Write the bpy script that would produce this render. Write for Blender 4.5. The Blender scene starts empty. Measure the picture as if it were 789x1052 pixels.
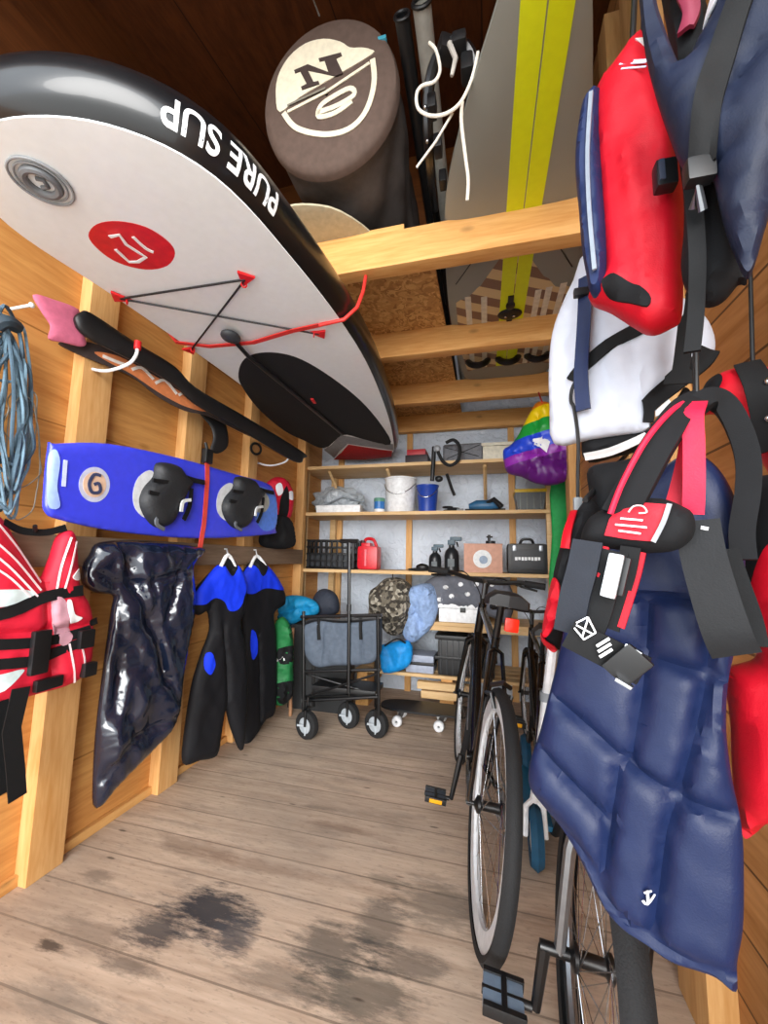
import bpy, bmesh, math, random
import numpy as np
from mathutils import Vector, Matrix, noise
from mathutils.geometry import delaunay_2d_cdt
random.seed(7)
scene = bpy.context.scene
COL = scene.collection
V = Vector

# ------------------------------------------------------------------ camera
F, YAW, PITCH, ROLL, CH = 411.8, 0.25605, 0.11803, -0.01781, 1.08
CX, CY = 394.5, 526.0
fw = V((-math.sin(YAW)*math.cos(PITCH), math.cos(YAW)*math.cos(PITCH), math.sin(PITCH)))
rt0 = V((math.cos(YAW), math.sin(YAW), 0)); dn0 = fw.cross(rt0)
rt = math.cos(ROLL)*rt0 + math.sin(ROLL)*dn0
dn = -math.sin(ROLL)*rt0 + math.cos(ROLL)*dn0
CAM = V((0, 0, CH))
cd = bpy.data.cameras.new('camera'); cam = bpy.data.objects.new('camera', cd); COL.objects.link(cam)
cd.sensor_fit = 'VERTICAL'; cd.sensor_height = 36.0; cd.lens = 36.0*F/1052.0
cd.clip_start = 0.02
m3 = Matrix((rt, -dn, -fw)).transposed()
cam.matrix_world = Matrix.Translation(CAM) @ m3.to_4x4()
scene.camera = cam

def ray(px, py):
    return rt*((px-CX)/F) + dn*((py-CY)/F) + fw
def on(px, py, ax, val):            # sight line through a point of the photo, met with a plane of the room
    d = ray(px, py); t = (val-CAM[ax])/d[ax]
    return CAM + d*t
def onp(px, py, p0, n):
    d = ray(px, py); t = (p0-CAM).dot(n)/d.dot(n)
    return CAM + d*t

# ------------------------------------------------------------------ materials
def lin(c):
    if isinstance(c, str):
        c = [int(c[i:i+2], 16)/255 for i in (1, 3, 5)]
    return tuple(x/12.92 if x <= .04045 else ((x+.055)/1.055)**2.4 for x in c) + (1,)
MATS = {}
class NT:
    def __init__(s, name):
        s.m = bpy.data.materials.new(name); s.m.use_nodes = True
        s.t = s.m.node_tree; s.b = s.t.nodes['Principled BSDF']
    def n(s, typ, **kw):
        nd = s.t.nodes.new(typ)
        for k, v in kw.items():
            if k in nd.inputs.keys(): nd.inputs[k].default_value = v
            else: setattr(nd, k, v)
        return nd
    def l(s, a, b): s.t.links.new(a, b)
    def ramp(s, fac, stops, interp='LINEAR'):
        r = s.n('ShaderNodeValToRGB'); r.color_ramp.interpolation = interp
        e = r.color_ramp.elements
        while len(e) < len(stops): e.new(.5)
        for i, (p, c) in enumerate(stops): e[i].position = p; e[i].color = lin(c) if isinstance(c, (str,)) else c
        s.l(fac, r.inputs[0]); return r.outputs[0]
    def mix(s, fac, a, b, mode='MIX'):
        x = s.n('ShaderNodeMix', data_type='RGBA', blend_type=mode)
        for i, v in ((0, fac), (6, a), (7, b)):
            if hasattr(v, 'node'): s.l(v, x.inputs[i])
            else: x.inputs[i].default_value = v
        return x.outputs[2]
    def math(s, op, a, b=0.0, c=0.0):
        x = s.n('ShaderNodeMath', operation=op)
        for i, v in enumerate((a, b, c)):
            if hasattr(v, 'node'): s.l(v, x.inputs[i])
            else: x.inputs[i].default_value = v
        return x.outputs[0]
    def bump(s, h, strength=.3, dist=.002):
        b = s.n('ShaderNodeBump', Strength=strength, Distance=dist); s.l(h, b.inputs['Height']); s.l(b.outputs[0], s.b.inputs['Normal'])

def M(name, col=None, rough=.5, metal=0., kind='plain', var=.12, scale=40., spec=.5, trans=0., coat=0.):
    if name in MATS: return MATS[name]
    k = NT(name); b = k.b
    b.inputs['Roughness'].default_value = rough; b.inputs['Metallic'].default_value = metal
    b.inputs['Specular IOR Level'].default_value = spec
    if trans: b.inputs['Transmission Weight'].default_value = trans
    if coat: b.inputs['Coat Weight'].default_value = coat
    c = lin(col)
    tc = k.n('ShaderNodeTexCoord')
    nz = k.n('ShaderNodeTexNoise', Scale=scale, Detail=4.0); k.l(tc.outputs['Object'], nz.inputs['Vector'])
    lo = tuple(x*(1-var) for x in c[:3])+(1,); hi = tuple(min(1, x*(1+var)) for x in c[:3])+(1,)
    k.l(k.ramp(nz.outputs['Fac'], [(.3, lo), (.7, hi)]), b.inputs['Base Color'])
    if kind == 'fabric':
        wv = k.n('ShaderNodeTexNoise', Scale=600.0, Detail=2.0); k.l(tc.outputs['Object'], wv.inputs['Vector'])
        n2 = k.n('ShaderNodeTexNoise', Scale=28.0, Detail=3.0); k.l(tc.outputs['Object'], n2.inputs['Vector'])
        k.bump(k.math('ADD', k.math('MULTIPLY', wv.outputs['Fac'], .25), n2.outputs['Fac']), .25, .004)
        b.inputs['Specular IOR Level'].default_value = min(spec, .3)
    elif kind == 'rough':
        n2 = k.n('ShaderNodeTexNoise', Scale=scale*3, Detail=5.0); k.l(tc.outputs['Object'], n2.inputs['Vector'])
        k.bump(n2.outputs['Fac'], .4, .004)
    elif kind == 'crumple':
        vo = k.n('ShaderNodeTexNoise', Scale=14.0, Detail=5.0, Distortion=1.5); k.l(tc.outputs['Object'], vo.inputs['Vector'])
        k.bump(vo.outputs['Fac'], .9, .03)
    MATS[name] = k.m; return k.m

def WOOD(name, c1, c2, grain, rough=.6, plank=None, seam='#4a2d14', knots=True, var=.18):
    """grain: axis 0/1/2 the fibre runs along; plank: (axis, width) of board joints"""
    if name in MATS: return MATS[name]
    k = NT(name); b = k.b; b.inputs['Roughness'].default_value = rough
    b.inputs['Specular IOR Level'].default_value = .3
    tc = k.n('ShaderNodeTexCoord'); sx = k.n('ShaderNodeSeparateXYZ'); k.l(tc.outputs['Object'], sx.inputs[0])
    sc = [9., 9., 9.]; sc[grain] = .9
    mp = k.n('ShaderNodeMapping'); mp.inputs['Scale'].default_value = sc; k.l(tc.outputs['Object'], mp.inputs[0])
    vec = mp.outputs[0]
    if plank:
        q = k.math('DIVIDE', sx.outputs[plank[0]], plank[1]); fl = k.math('FLOOR', q)
        wn = k.n('ShaderNodeTexWhiteNoise', noise_dimensions='1D'); k.l(fl, wn.inputs['W'])
        cm = k.n('ShaderNodeVectorMath', operation='ADD'); k.l(vec, cm.inputs[0])
        sc2 = k.n('ShaderNodeVectorMath', operation='SCALE'); k.l(wn.outputs['Color'], sc2.inputs[0]); sc2.inputs['Scale'].default_value = 30.
        k.l(sc2.outputs[0], cm.inputs[1]); vec = cm.outputs[0]
    n1 = k.n('ShaderNodeTexNoise', Scale=2.2, Detail=6.0, Roughness=.6, Distortion=.8); k.l(vec, n1.inputs['Vector'])
    n2 = k.n('ShaderNodeTexNoise', Scale=11., Detail=3.0); k.l(vec, n2.inputs['Vector'])
    f = k.math('ADD', k.math('MULTIPLY', n1.outputs['Fac'], .7), k.math('MULTIPLY', n2.outputs['Fac'], .3))
    col = k.ramp(f, [(.32, c2), (.62, c1)])
    if knots:
        kv = k.n('ShaderNodeTexVoronoi', Scale=1.0); mk = k.n('ShaderNodeMapping'); s3 = [5., 5., 5.]; s3[grain] = 2.4
        mk.inputs['Scale'].default_value = s3; k.l(tc.outputs['Object'], mk.inputs[0]); k.l(mk.outputs[0], kv.inputs['Vector'])
        kf = k.ramp(kv.outputs['Distance'], [(.03, (1, 1, 1, 1)), (.10, (0, 0, 0, 1))])
        col = k.mix(k.math('MULTIPLY', kf, .75), col, lin(seam))
    if plank:
        pv = k.math('ADD', k.math('MULTIPLY', wn.outputs['Value'], var*2), 1-var)
        col = k.mix(1.0, col, k.n('ShaderNodeCombineColor').outputs[0], 'MULTIPLY')
        cc = col.node.inputs[7].links[0].from_node
        for i in range(3): k.l(pv, cc.inputs[i])
        fr = k.math('FRACT', q); e = k.math('MINIMUM', fr, k.math('SUBTRACT', 1.0, fr))
        sm = k.math('LESS_THAN', e, .003/plank[1])
        col = k.mix(k.math('MULTIPLY', sm, .85), col, lin(seam))
    k.l(col, b.inputs['Base Color']); k.bump(f, .25, .003)
    MATS[name] = k.m; return k.m

# ------------------------------------------------------------------ mesh building
class MB:
    def __init__(s): s.v = []; s.f = []
    def add(s, vs, fs):
        o = len(s.v); s.v += [V(x) for x in vs]; s.f += [tuple(i+o for i in f) for f in fs]; return s
    def bm(s, bm):
        bm.verts.index_update(); s.add([v.co.copy() for v in bm.verts], [[v.index for v in f.verts] for f in bm.faces]); bm.free(); return s
    def box(s, c, size, rot=None, bev=.003, seg=2):
        bm = bmesh.new(); bmesh.ops.create_cube(bm, size=1.0)
        for v in bm.verts: v.co = V((v.co.x*size[0], v.co.y*size[1], v.co.z*size[2]))
        bev = min(bev, min(size)*.45)
        if bev > 0: bmesh.ops.bevel(bm, geom=list(bm.edges), offset=bev, segments=seg, profile=.7, affect='EDGES')
        R = rot if rot is not None else Matrix.Identity(3)
        for v in bm.verts: v.co = R @ v.co + V(c)
        return s.bm(bm)
    def bx(s, a, b, bev=.003):
        a, b = V(a), V(b); return s.box((a+b)/2, [abs(x) for x in (b-a)], bev=bev)
    def tube(s, pts, r, seg=8, closed=False, caps=True):
        pts = [V(p) for p in pts]; n = len(pts); rs = r if isinstance(r, (list, tuple)) else [r]*n
        prev = None; rings = []
        for i, p in enumerate(pts):
            a = pts[(i-1) % n] if (closed or i > 0) else p; b = pts[(i+1) % n] if (closed or i < n-1) else p
            t = (b-a).normalized() if (b-a).length > 1e-9 else V((0, 0, 1))
            if prev is None:
                up = V((0, 0, 1)) if abs(t.z) < .9 else V((1, 0, 0)); prev = (up - t*up.dot(t)).normalized()
            else:
                q = prev - t*prev.dot(t); prev = q.normalized() if q.length > 1e-6 else prev
            bi = t.cross(prev)
            rings.append([p + (prev*math.cos(2*math.pi*k/seg) + bi*math.sin(2*math.pi*k/seg))*rs[i] for k in range(seg)])
        vs = [x for rg in rings for x in rg]; fs = []
        for i in range(n if closed else n-1):
            j = (i+1) % n
            for k in range(seg): fs.append((i*seg+k, i*seg+(k+1) % seg, j*seg+(k+1) % seg, j*seg+k))
        if caps and not closed: fs += [tuple(range(seg))[::-1], tuple((n-1)*seg+k for k in range(seg))]
        return s.add(vs, fs)
    def cyl(s, a, b, r, r2=None, seg=20): return s.tube([a, b], [r, r if r2 is None else r2], seg)
    def lathe(s, c, prof, axis=(0, 0, 1), seg=28, ang=None):
        ax = V(axis).normalized(); up = V((0, 0, 1)) if abs(ax.z) < .9 else V((1, 0, 0)); e1 = (up-ax*up.dot(ax)).normalized(); e2 = ax.cross(e1)
        vs = []; fs = []; n = len(prof)
        for k in range(seg):
            a = 2*math.pi*k/seg; d = e1*math.cos(a)+e2*math.sin(a)
            for r, h in prof: vs.append(V(c)+d*r+ax*h)
        for k in range(seg):
            j = (k+1) % seg
            for i in range(n-1): fs.append((k*n+i, j*n+i, j*n+i+1, k*n+i+1))
        bm = bmesh.new(); bv = [bm.verts.new(x) for x in vs]
        for f in fs:
            try: bm.faces.new([bv[i] for i in f])
            except ValueError: pass
        bmesh.ops.remove_doubles(bm, verts=bm.verts, dist=1e-6)
        return s.bm(bm)
    def torus(s, c, R, r, axis=(0, 0, 1), seg=36, rs=8, a0=0, a1=None):
        ax = V(axis).normalized(); up = V((0, 0, 1)) if abs(ax.z) < .9 else V((1, 0, 0)); e1 = (up-ax*up.dot(ax)).normalized(); e2 = ax.cross(e1)
        if a1 is None: return s.tube([V(c)+(e1*math.cos(2*math.pi*k/seg)+e2*math.sin(2*math.pi*k/seg))*R for k in range(seg)], r, rs, closed=True)
        return s.tube([V(c)+(e1*math.cos(a0+(a1-a0)*k/seg)+e2*math.sin(a0+(a1-a0)*k/seg))*R for k in range(seg+1)], r, rs)
    def ell(s, c, size, rot=None, sub=3, nz=0., nf=4.):
        bm = bmesh.new(); bmesh.ops.create_icosphere(bm, subdivisions=sub, radius=1.0)
        R = rot if rot is not None else Matrix.Identity(3); c = V(c)
        for v in bm.verts:
            k = 1+nz*noise.noise(v.co*nf/2+c*7)
            v.co = R @ V((v.co.x*size[0], v.co.y*size[1], v.co.z*size[2]))*k + c
        return s.bm(bm)
    def prism(s, poly, axis_vec):     # closed planar polygon pushed along a vector
        n = len(poly); a = V(axis_vec); vs = [V(p) for p in poly]+[V(p)+a for p in poly]
        return s.add(vs, [tuple(range(n))[::-1], tuple(range(n, 2*n))]+[(i, (i+1) % n, n+(i+1) % n, n+i) for i in range(n)])
    def ribbon(s, pts, w, t, nrm):    # flat band along points; nrm = face direction (vector or list)
        pts = [V(p) for p in pts]; n = len(pts); vs = []; fs = []
        for i, p in enumerate(pts):
            d = (pts[min(i+1, n-1)]-pts[max(i-1, 0)]).normalized(); q = V(nrm[i] if isinstance(nrm, list) else nrm)
            q = (q-d*q.dot(d)).normalized(); sd = d.cross(q); ww = w[i] if isinstance(w, list) else w
            vs += [p+sd*ww/2+q*t/2, p-sd*ww/2+q*t/2, p-sd*ww/2-q*t/2, p+sd*ww/2-q*t/2]
        for i in range(n-1):
            for k in range(4): fs.append((i*4+k, i*4+(k+1) % 4, i*4+4+(k+1) % 4, i*4+4+k))
        fs += [(0, 1, 2, 3), tuple(4*(n-1)+k for k in (3, 2, 1, 0))]
        return s.add(vs, fs)

ORG = {}
def make(name, mb, mat, origin=None, parent=None, ang=40):
    o0 = V(origin) if origin is not None else V((0, 0, 0))
    me = bpy.data.meshes.new(name); me.from_pydata([v-o0 for v in mb.v], [], mb.f); me.validate()
    bm = bmesh.new(); bm.from_mesh(me); bmesh.ops.recalc_face_normals(bm, faces=bm.faces); bm.to_mesh(me); bm.free()
    me.polygons.foreach_set('use_smooth', [True]*len(me.polygons))
    me.set_sharp_from_angle(angle=math.radians(ang)); me.materials.append(mat)
    o = bpy.data.objects.new(name, me); COL.objects.link(o)
    if parent is not None: o.parent = parent
    else: o.location = o0
    ORG[o.name] = o0; return o
def tag(o, label, cat, group=None, kind=None):
    if label: o['label'] = label
    if cat: o['category'] = cat
    if group: o['group'] = group
    if kind: o['kind'] = kind
    return o
def thing(name, label, cat, loc, group=None):
    o = bpy.data.objects.new(name, None); o.empty_display_size = .1; COL.objects.link(o); o.location = V(loc)
    ORG[o.name] = V(loc); return tag(o, label, cat, group)
def part(name, mb, mat, parent, label=None, local=False, ang=40):
    o = make(name, mb, mat, V((0, 0, 0)) if local else ORG[parent.name], parent, ang)
    if label: o['label'] = label
    return o
def solo(name, mb, mat, label, cat, group=None, kind=None, ang=40):
    z = min(v.z for v in mb.v); xs = [v.x for v in mb.v]; ys = [v.y for v in mb.v]
    o = make(name, mb, mat, V(((min(xs)+max(xs))/2, (min(ys)+max(ys))/2, z)), None, ang)
    return tag(o, label, cat, group, kind)
def struct(name, mb, mat): return tag(make(name, mb, mat), None, None, None, 'structure')
def copy_tree(o, parent=None):
    c = o.copy(); COL.objects.link(c)
    if parent: c.parent = parent
    ORG[c.name] = ORG[o.name]
    for ch in list(o.children): copy_tree(ch, c)
    return c

def smooth(pts, closed=True, sub=4):
    pts = [np.array(p, float) for p in pts]; n = len(pts); out = []
    rng = n if closed else n-1
    for i in range(rng):
        g = (lambda k: pts[k % n]) if closed else (lambda k: pts[min(max(k, 0), n-1)])
        p0, p1, p2, p3 = g(i-1), g(i), g(i+1), g(i+2)
        for k in range(sub):
            t = k/sub
            out.append(.5*((2*p1)+(-p0+p2)*t+(2*p0-5*p1+4*p2-p3)*t*t+(-p0+3*p1-3*p2+p3)*t**3))
    if not closed: out.append(pts[-1])
    return [tuple(x) for x in out]

class Surf:
    """A soft or stiff panel with thickness: outline traced on a plane of the room, puffed, quilted and creased."""
    def __init__(s, outline, p0, n, T=.03, R=.05, e=.004, Tb=None, seams=(), sd=.015, sw=.012, wr=0., wf=9., sub=4, world=False, bend=None, it=0):
        s.it = it
        s.n = V(n).normalized(); s.p0 = V(p0); up = V((0, 0, 1)) if abs(s.n.z) < .95 else V((0, 1, 0))
        s.vv = (up-s.n*up.dot(s.n)).normalized(); s.uu = s.vv.cross(s.n)
        s.T, s.R, s.e, s.Tb, s.sd, s.sw, s.wr, s.wf, s.bend = T, R, e, (T*.6 if Tb is None else Tb), sd, sw, wr, wf, bend
        o = smooth(outline, True, sub) if sub > 1 else outline
        s.out = np.array([s.uv(p) if not world else s.uvw(p) for p in o])
        s.seams = [np.array([s.uv(p) for p in (smooth(q, False, 4) if len(q) > 2 else q)]) for q in seams]
    def uvw(s, w): d = V(w)-s.p0; return (d.dot(s.uu), d.dot(s.vv))
    def uv(s, px): return s.uvw(onp(px[0], px[1], s.p0, s.n))
    @staticmethod
    def segd(P, A, closed):
        B = np.roll(A, -1, 0) if closed else A[1:]
        A0 = A if closed else A[:-1]; D = B-A0; L = (D**2).sum(1)+1e-12
        t = np.clip(((P[:, None]-A0[None])*D[None]).sum(2)/L, 0, 1)
        q = A0[None]+t[..., None]*D[None]; return np.sqrt(((P[:, None]-q)**2).sum(2)).min(1)
    def inside(s, P): return s.inside_of(P, s.out)
    @staticmethod
    def inside_of(P, A):
        B = np.roll(A, -1, 0); x, y = P[:, 0:1], P[:, 1:2]
        c = (A[None, :, 1] > y) != (B[None, :, 1] > y)
        with np.errstate(divide='ignore', invalid='ignore'):
            xi = (B[:, 0]-A[:, 0])[None]*(y-A[None, :, 1])/((B[:, 1]-A[:, 1])[None]+1e-15)+A[None, :, 0]
        return ((c & (x < xi)).sum(1) % 2) == 1
    def h(s, P, edge=False):
        P = np.atleast_2d(np.array(P, float)); d = s.segd(P, s.out, True)
        d = np.where(s.inside(P), d, 0.0)
        prof = np.sqrt(np.clip(1-(1-np.clip(d/s.R, 0, 1))**2, 0, 1)); hh = s.e+s.T*prof
        for q in s.seams: hh = hh-s.sd*np.exp(-(s.segd(P, q, False)/s.sw)**2)*np.clip(d/s.R*2, 0, 1)
        if s.wr:
            w = np.array([noise.fractal(V((p[0]*s.wf, p[1]*s.wf*.55, s.p0.x*3+1.7)), .6, 2., 4)+.5*(1-2*abs(noise.noise(V((p[0]*s.wf*1.6+p[1]*5, p[1]*s.wf*.5, 7.3+s.p0.y))))) for p in P])
            hh = hh+s.wr*w*np.clip(d/s.R*1.5, .15, 1)
        return np.maximum(hh, s.e*.5), prof
    def off(s, P): return np.array([s.bend(*p) for p in P]) if s.bend else np.zeros(len(P))
    def w(s, u, v, h): return s.p0+s.uu*float(u)+s.vv*float(v)+s.n*float(h)
    def tri(s, out, res):
        mn, mx = out.min(0), out.max(0); pts = [V(p) for p in out]; n = len(pts)
        gx = np.arange(mn[0]+res/2, mx[0], res); gy = np.arange(mn[1]+res/2, mx[1], res)
        G = np.array([(x+(res/2 if j % 2 else 0), y) for j, y in enumerate(gy) for x in gx]) if len(gx) and len(gy) else np.zeros((0, 2))
        lim = res*.45
        if out is s.out and s.R > res*1.2:
            rings = [d for d in (.12*s.R, .35*s.R, .68*s.R) if d > .0025]
            for d in rings:
                D = []
                for i in range(n):
                    a, b = out[i], out[(i+1) % n]; L = np.linalg.norm(b-a)+1e-12; m = max(1, int(round(L/(res*.9)))); nn = np.array([-(b-a)[1], (b-a)[0]])/L
                    for q in range(m): D += [a+(b-a)*(q+.5)/m+nn*d, a+(b-a)*(q+.5)/m-nn*d]
                D = np.array(D); D = D[s.inside_of(D, out)]; D = D[s.segd(D, out, True) > d*.93]
                for q in s.seams:
                    if len(D): D = D[s.segd(D, q, False) > res*.4]
                pts += [V(p) for p in D]
            if rings: lim = rings[-1]+res*.4
        if len(G):
            keep = s.segd(G, out, True) > lim
            for q in s.seams: keep &= s.segd(G, q, False) > res*.55
            G = G[keep]; pts += [V(p) for p in G]
        for q in s.seams:
            for k in (-1, 0, 1):
                D = []
                for a, b in zip(q[:-1], q[1:]):
                    L = np.linalg.norm(b-a); m = max(1, int(L/(res*.8))); nn = np.array([-(b-a)[1], (b-a)[0]])/(L+1e-9)*k*s.sw*.9
                    D += [a+(b-a)*i/m+nn for i in range(m)]
                if not D: continue
                D = np.array(D); D = D[s.segd(D, out, True) > res*.4]
                A = s.out if out is s.out else out
                ok = s.inside_of(D, out) if len(D) else []
                pts += [V(p) for p, o_ in zip(D, ok) if o_]
        r = delaunay_2d_cdt(pts, [], [list(range(n))], 1, 1e-7)
        return np.array([tuple(p) for p in r[0]]), r[2]
    def shell(s, mb, P, fs, top, bot):
        n = len(P); vs = [s.w(P[i][0], P[i][1], top[i]) for i in range(n)]+[s.w(P[i][0], P[i][1], bot[i]) for i in range(n)]
        cnt = {}
        for f in fs:
            for a, b in zip(f, f[1:]+f[:1]):
                cnt[(a, b)] = 1
        F2 = [tuple(f) for f in fs]+[tuple(i+n for i in f[::-1]) for f in fs]
        for a, b in cnt:
            if (b, a) not in cnt: F2.append((b, a, a+n, b+n))
        mb.add(vs, F2); return mb
    def mesh(s, res=.012):
        P, fs = s.tri(s.out, res); fs = [list(f) for f in fs]; h, pr = s.h(P); o = s.off(P)
        E_ = set()
        for f in fs:
            for a, b in zip(f, f[1:]+f[:1]): E_.add((min(a, b), max(a, b)))
        E_ = np.array(sorted(E_)); bd = s.segd(P, s.out, True) < 1e-5
        for _ in range(s.it or (2 if not s.seams else 1)):
            sm = np.zeros(len(P)); ct = np.zeros(len(P))
            np.add.at(sm, E_[:, 0], h[E_[:, 1]]); np.add.at(sm, E_[:, 1], h[E_[:, 0]]); np.add.at(ct, E_[:, 0], 1); np.add.at(ct, E_[:, 1], 1)
            h = np.where(bd, h, .6*h+.4*sm/np.maximum(ct, 1))
        return s.shell(MB(), P, fs, h+o, o-(s.e+s.Tb*pr))
    def patch(s, outline, off=.002, t=.004, res=.01, sub=4, mb=None, pf=0.):
        o = smooth(outline, True, sub) if sub > 1 else outline
        out = np.array([s.uv(p) for p in o]); P, fs = s.tri(out, res); fs = [list(f) for f in fs]
        h, _ = s.h(P); o = s.off(P); x = 0
        if pf: d = s.segd(P, out, True); x = pf*np.sqrt(np.clip(1-(1-np.clip(d/max(pf*1.5, 1e-4), 0, 1))**2, 0, 1))
        return s.shell(mb or MB(), P, fs, h+o+off+x, h+o+off-t)
    def strap(s, line, w, off=.003, t=.004, mb=None, sub=4, hi=None, acr=4):
        """w: width in metres; hi: height at each end instead of the surface height"""
        ln = smooth(line, False, sub) if len(line) > 2 and sub > 1 else line
        C = np.array([s.uv(p) for p in ln]); 
        # densify
        D = [C[0]]
        for a, b in zip(C[:-1], C[1:]):
            k = max(1, int(np.linalg.norm(b-a)/.02)); D += [a+(b-a)*(i+1)/k for i in range(k)]
        C = np.array(D); n = len(C); T = np.gradient(C, axis=0); T /= (np.linalg.norm(T, axis=1)[:, None]+1e-12); N = np.stack([-T[:, 1], T[:, 0]], 1)
        P = np.concatenate([C+N*w*(k/acr-.5) for k in range(acr+1)]); h, _ = s.h(P); h = h.reshape(acr+1, n)
        h = np.maximum(h, h.mean(0)[None]*.6+h*.4)
        ker = np.ones(5)/5
        h = np.array([np.convolve(np.pad(r, 2, mode='edge'), ker, 'valid') for r in h]); o = s.off(P).reshape(acr+1, n)
        vs = []; fs = []; m = acr+1
        for k in range(m):
            for i in range(n): vs.append(s.w(*P[k*n+i], h[k, i]+o[k, i]+off+t))
        for k in range(m):
            for i in range(n): vs.append(s.w(*P[k*n+i], h[k, i]+o[k, i]+off-t*.2))
        q = m*n
        for k in range(acr):
            for i in range(n-1):
                fs += [(k*n+i, k*n+i+1, (k+1)*n+i+1, (k+1)*n+i), (q+k*n+i, q+(k+1)*n+i, q+(k+1)*n+i+1, q+k*n+i+1)]
        for i in range(n-1):
            fs += [(i, q+i, q+i+1, i+1), (acr*n+i, acr*n+i+1, q+acr*n+i+1, q+acr*n+i)]
        for k in range(acr):
            fs += [(k*n, (k+1)*n, q+(k+1)*n, q+k*n), (k*n+n-1, q+k*n+n-1, q+(k+1)*n+n-1, (k+1)*n+n-1)]
        mb = mb or MB(); mb.add(vs, fs); return mb
    def at(s, px, off=0.):
        u, v = s.uv(px); h, _ = s.h([(u, v)]); return s.w(u, v, h[0]+(s.bend(u, v) if s.bend else 0)+off)

def proj(P):
    d = V(P)-CAM; c = (d.dot(rt), d.dot(dn), d.dot(fw)); return (CX+F*c[0]/c[2], CY+F*c[1]/c[2])

def textmesh(txt, size, fn, depth=.001, bold=.0, align='CENTER', shear=0.):
    c = bpy.data.curves.new('lettering', 'FONT'); c.body = txt; c.size = size; c.extrude = depth; c.align_x = align; c.align_y = 'CENTER'; c.offset = bold; c.shear = shear
    o = bpy.data.objects.new('lettering', c); COL.objects.link(o); dg = bpy.context.evaluated_depsgraph_get(); dg.update()
    me = bpy.data.meshes.new_from_object(o.evaluated_get(dg)); mb = MB()
    mb.add([fn(v.co.x, v.co.y, v.co.z) for v in me.vertices], [tuple(p.vertices) for p in me.polygons])
    bpy.data.objects.remove(o); bpy.data.meshes.remove(me); bpy.data.curves.remove(c); return mb
# ------------------------------------------------------------------ palette
XL, XR, YB, ZR = -1.52, 0.52, 3.45, 2.345
pine = WOOD('pine_stud', '#dcae74', '#c08a4c', 2, knots=False)
pine_x = WOOD('pine_beam', '#e2ae6c', '#c78945', 0)
pine_y = WOOD('pine_batten', '#d9a868', '#bd8447', 1)
wallw = WOOD('pine_wall', '#d39b58', '#b2743a', 1, plank=(2, .31), seam='#94622f', var=.06)
wallr = WOOD('pine_wall_right', '#b98552', '#93602f', 1, plank=(2, .15), seam='#3c210e', var=.10)
ceilw = WOOD('dark_ply', '#643618', '#45220e', 1, plank=(0, .6), seam='#1c0d05', knots=False)
greyw = WOOD('grey_plank', '#8d7762', '#6d5947', 1, knots=False)
osb = None
black = M('black_plastic', '#0f1012', .45); blackm = M('black_metal', '#0c0d0f', .32, spec=.6)
rubber = M('tyre_rubber', '#141517', .8, kind='rough', scale=90)
steel = M('bright_steel', '#b9bcc0', .25, 1.0); chrome = M('dull_alloy', '#8b8f94', .35, .9)
webbing = M('black_webbing', '#0b0c0e', .75, kind='fabric'); white_pl = M('white_plastic', '#e4e6e8', .45)
red_f = M('red_nylon', '#bd0a20', .55, kind='fabric', var=.06); navy_f = M('navy_nylon', '#18254a', .5, kind='fabric', var=.08)
navy_d = M('dark_navy_nylon', '#141c31', .55, kind='fabric'); black_f = M('black_fabric', '#0d0e11', .8, kind='fabric')
grey_f = M('slate_fabric', '#252a33', .75, kind='fabric'); white_f = M('white_fabric', '#e6e9f0', .6, kind='fabric', var=.03)
red_p = M('red_plastic', '#d41a20', .4); white_ink = M('white_print', '#eceef0', .6, var=.02)

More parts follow.
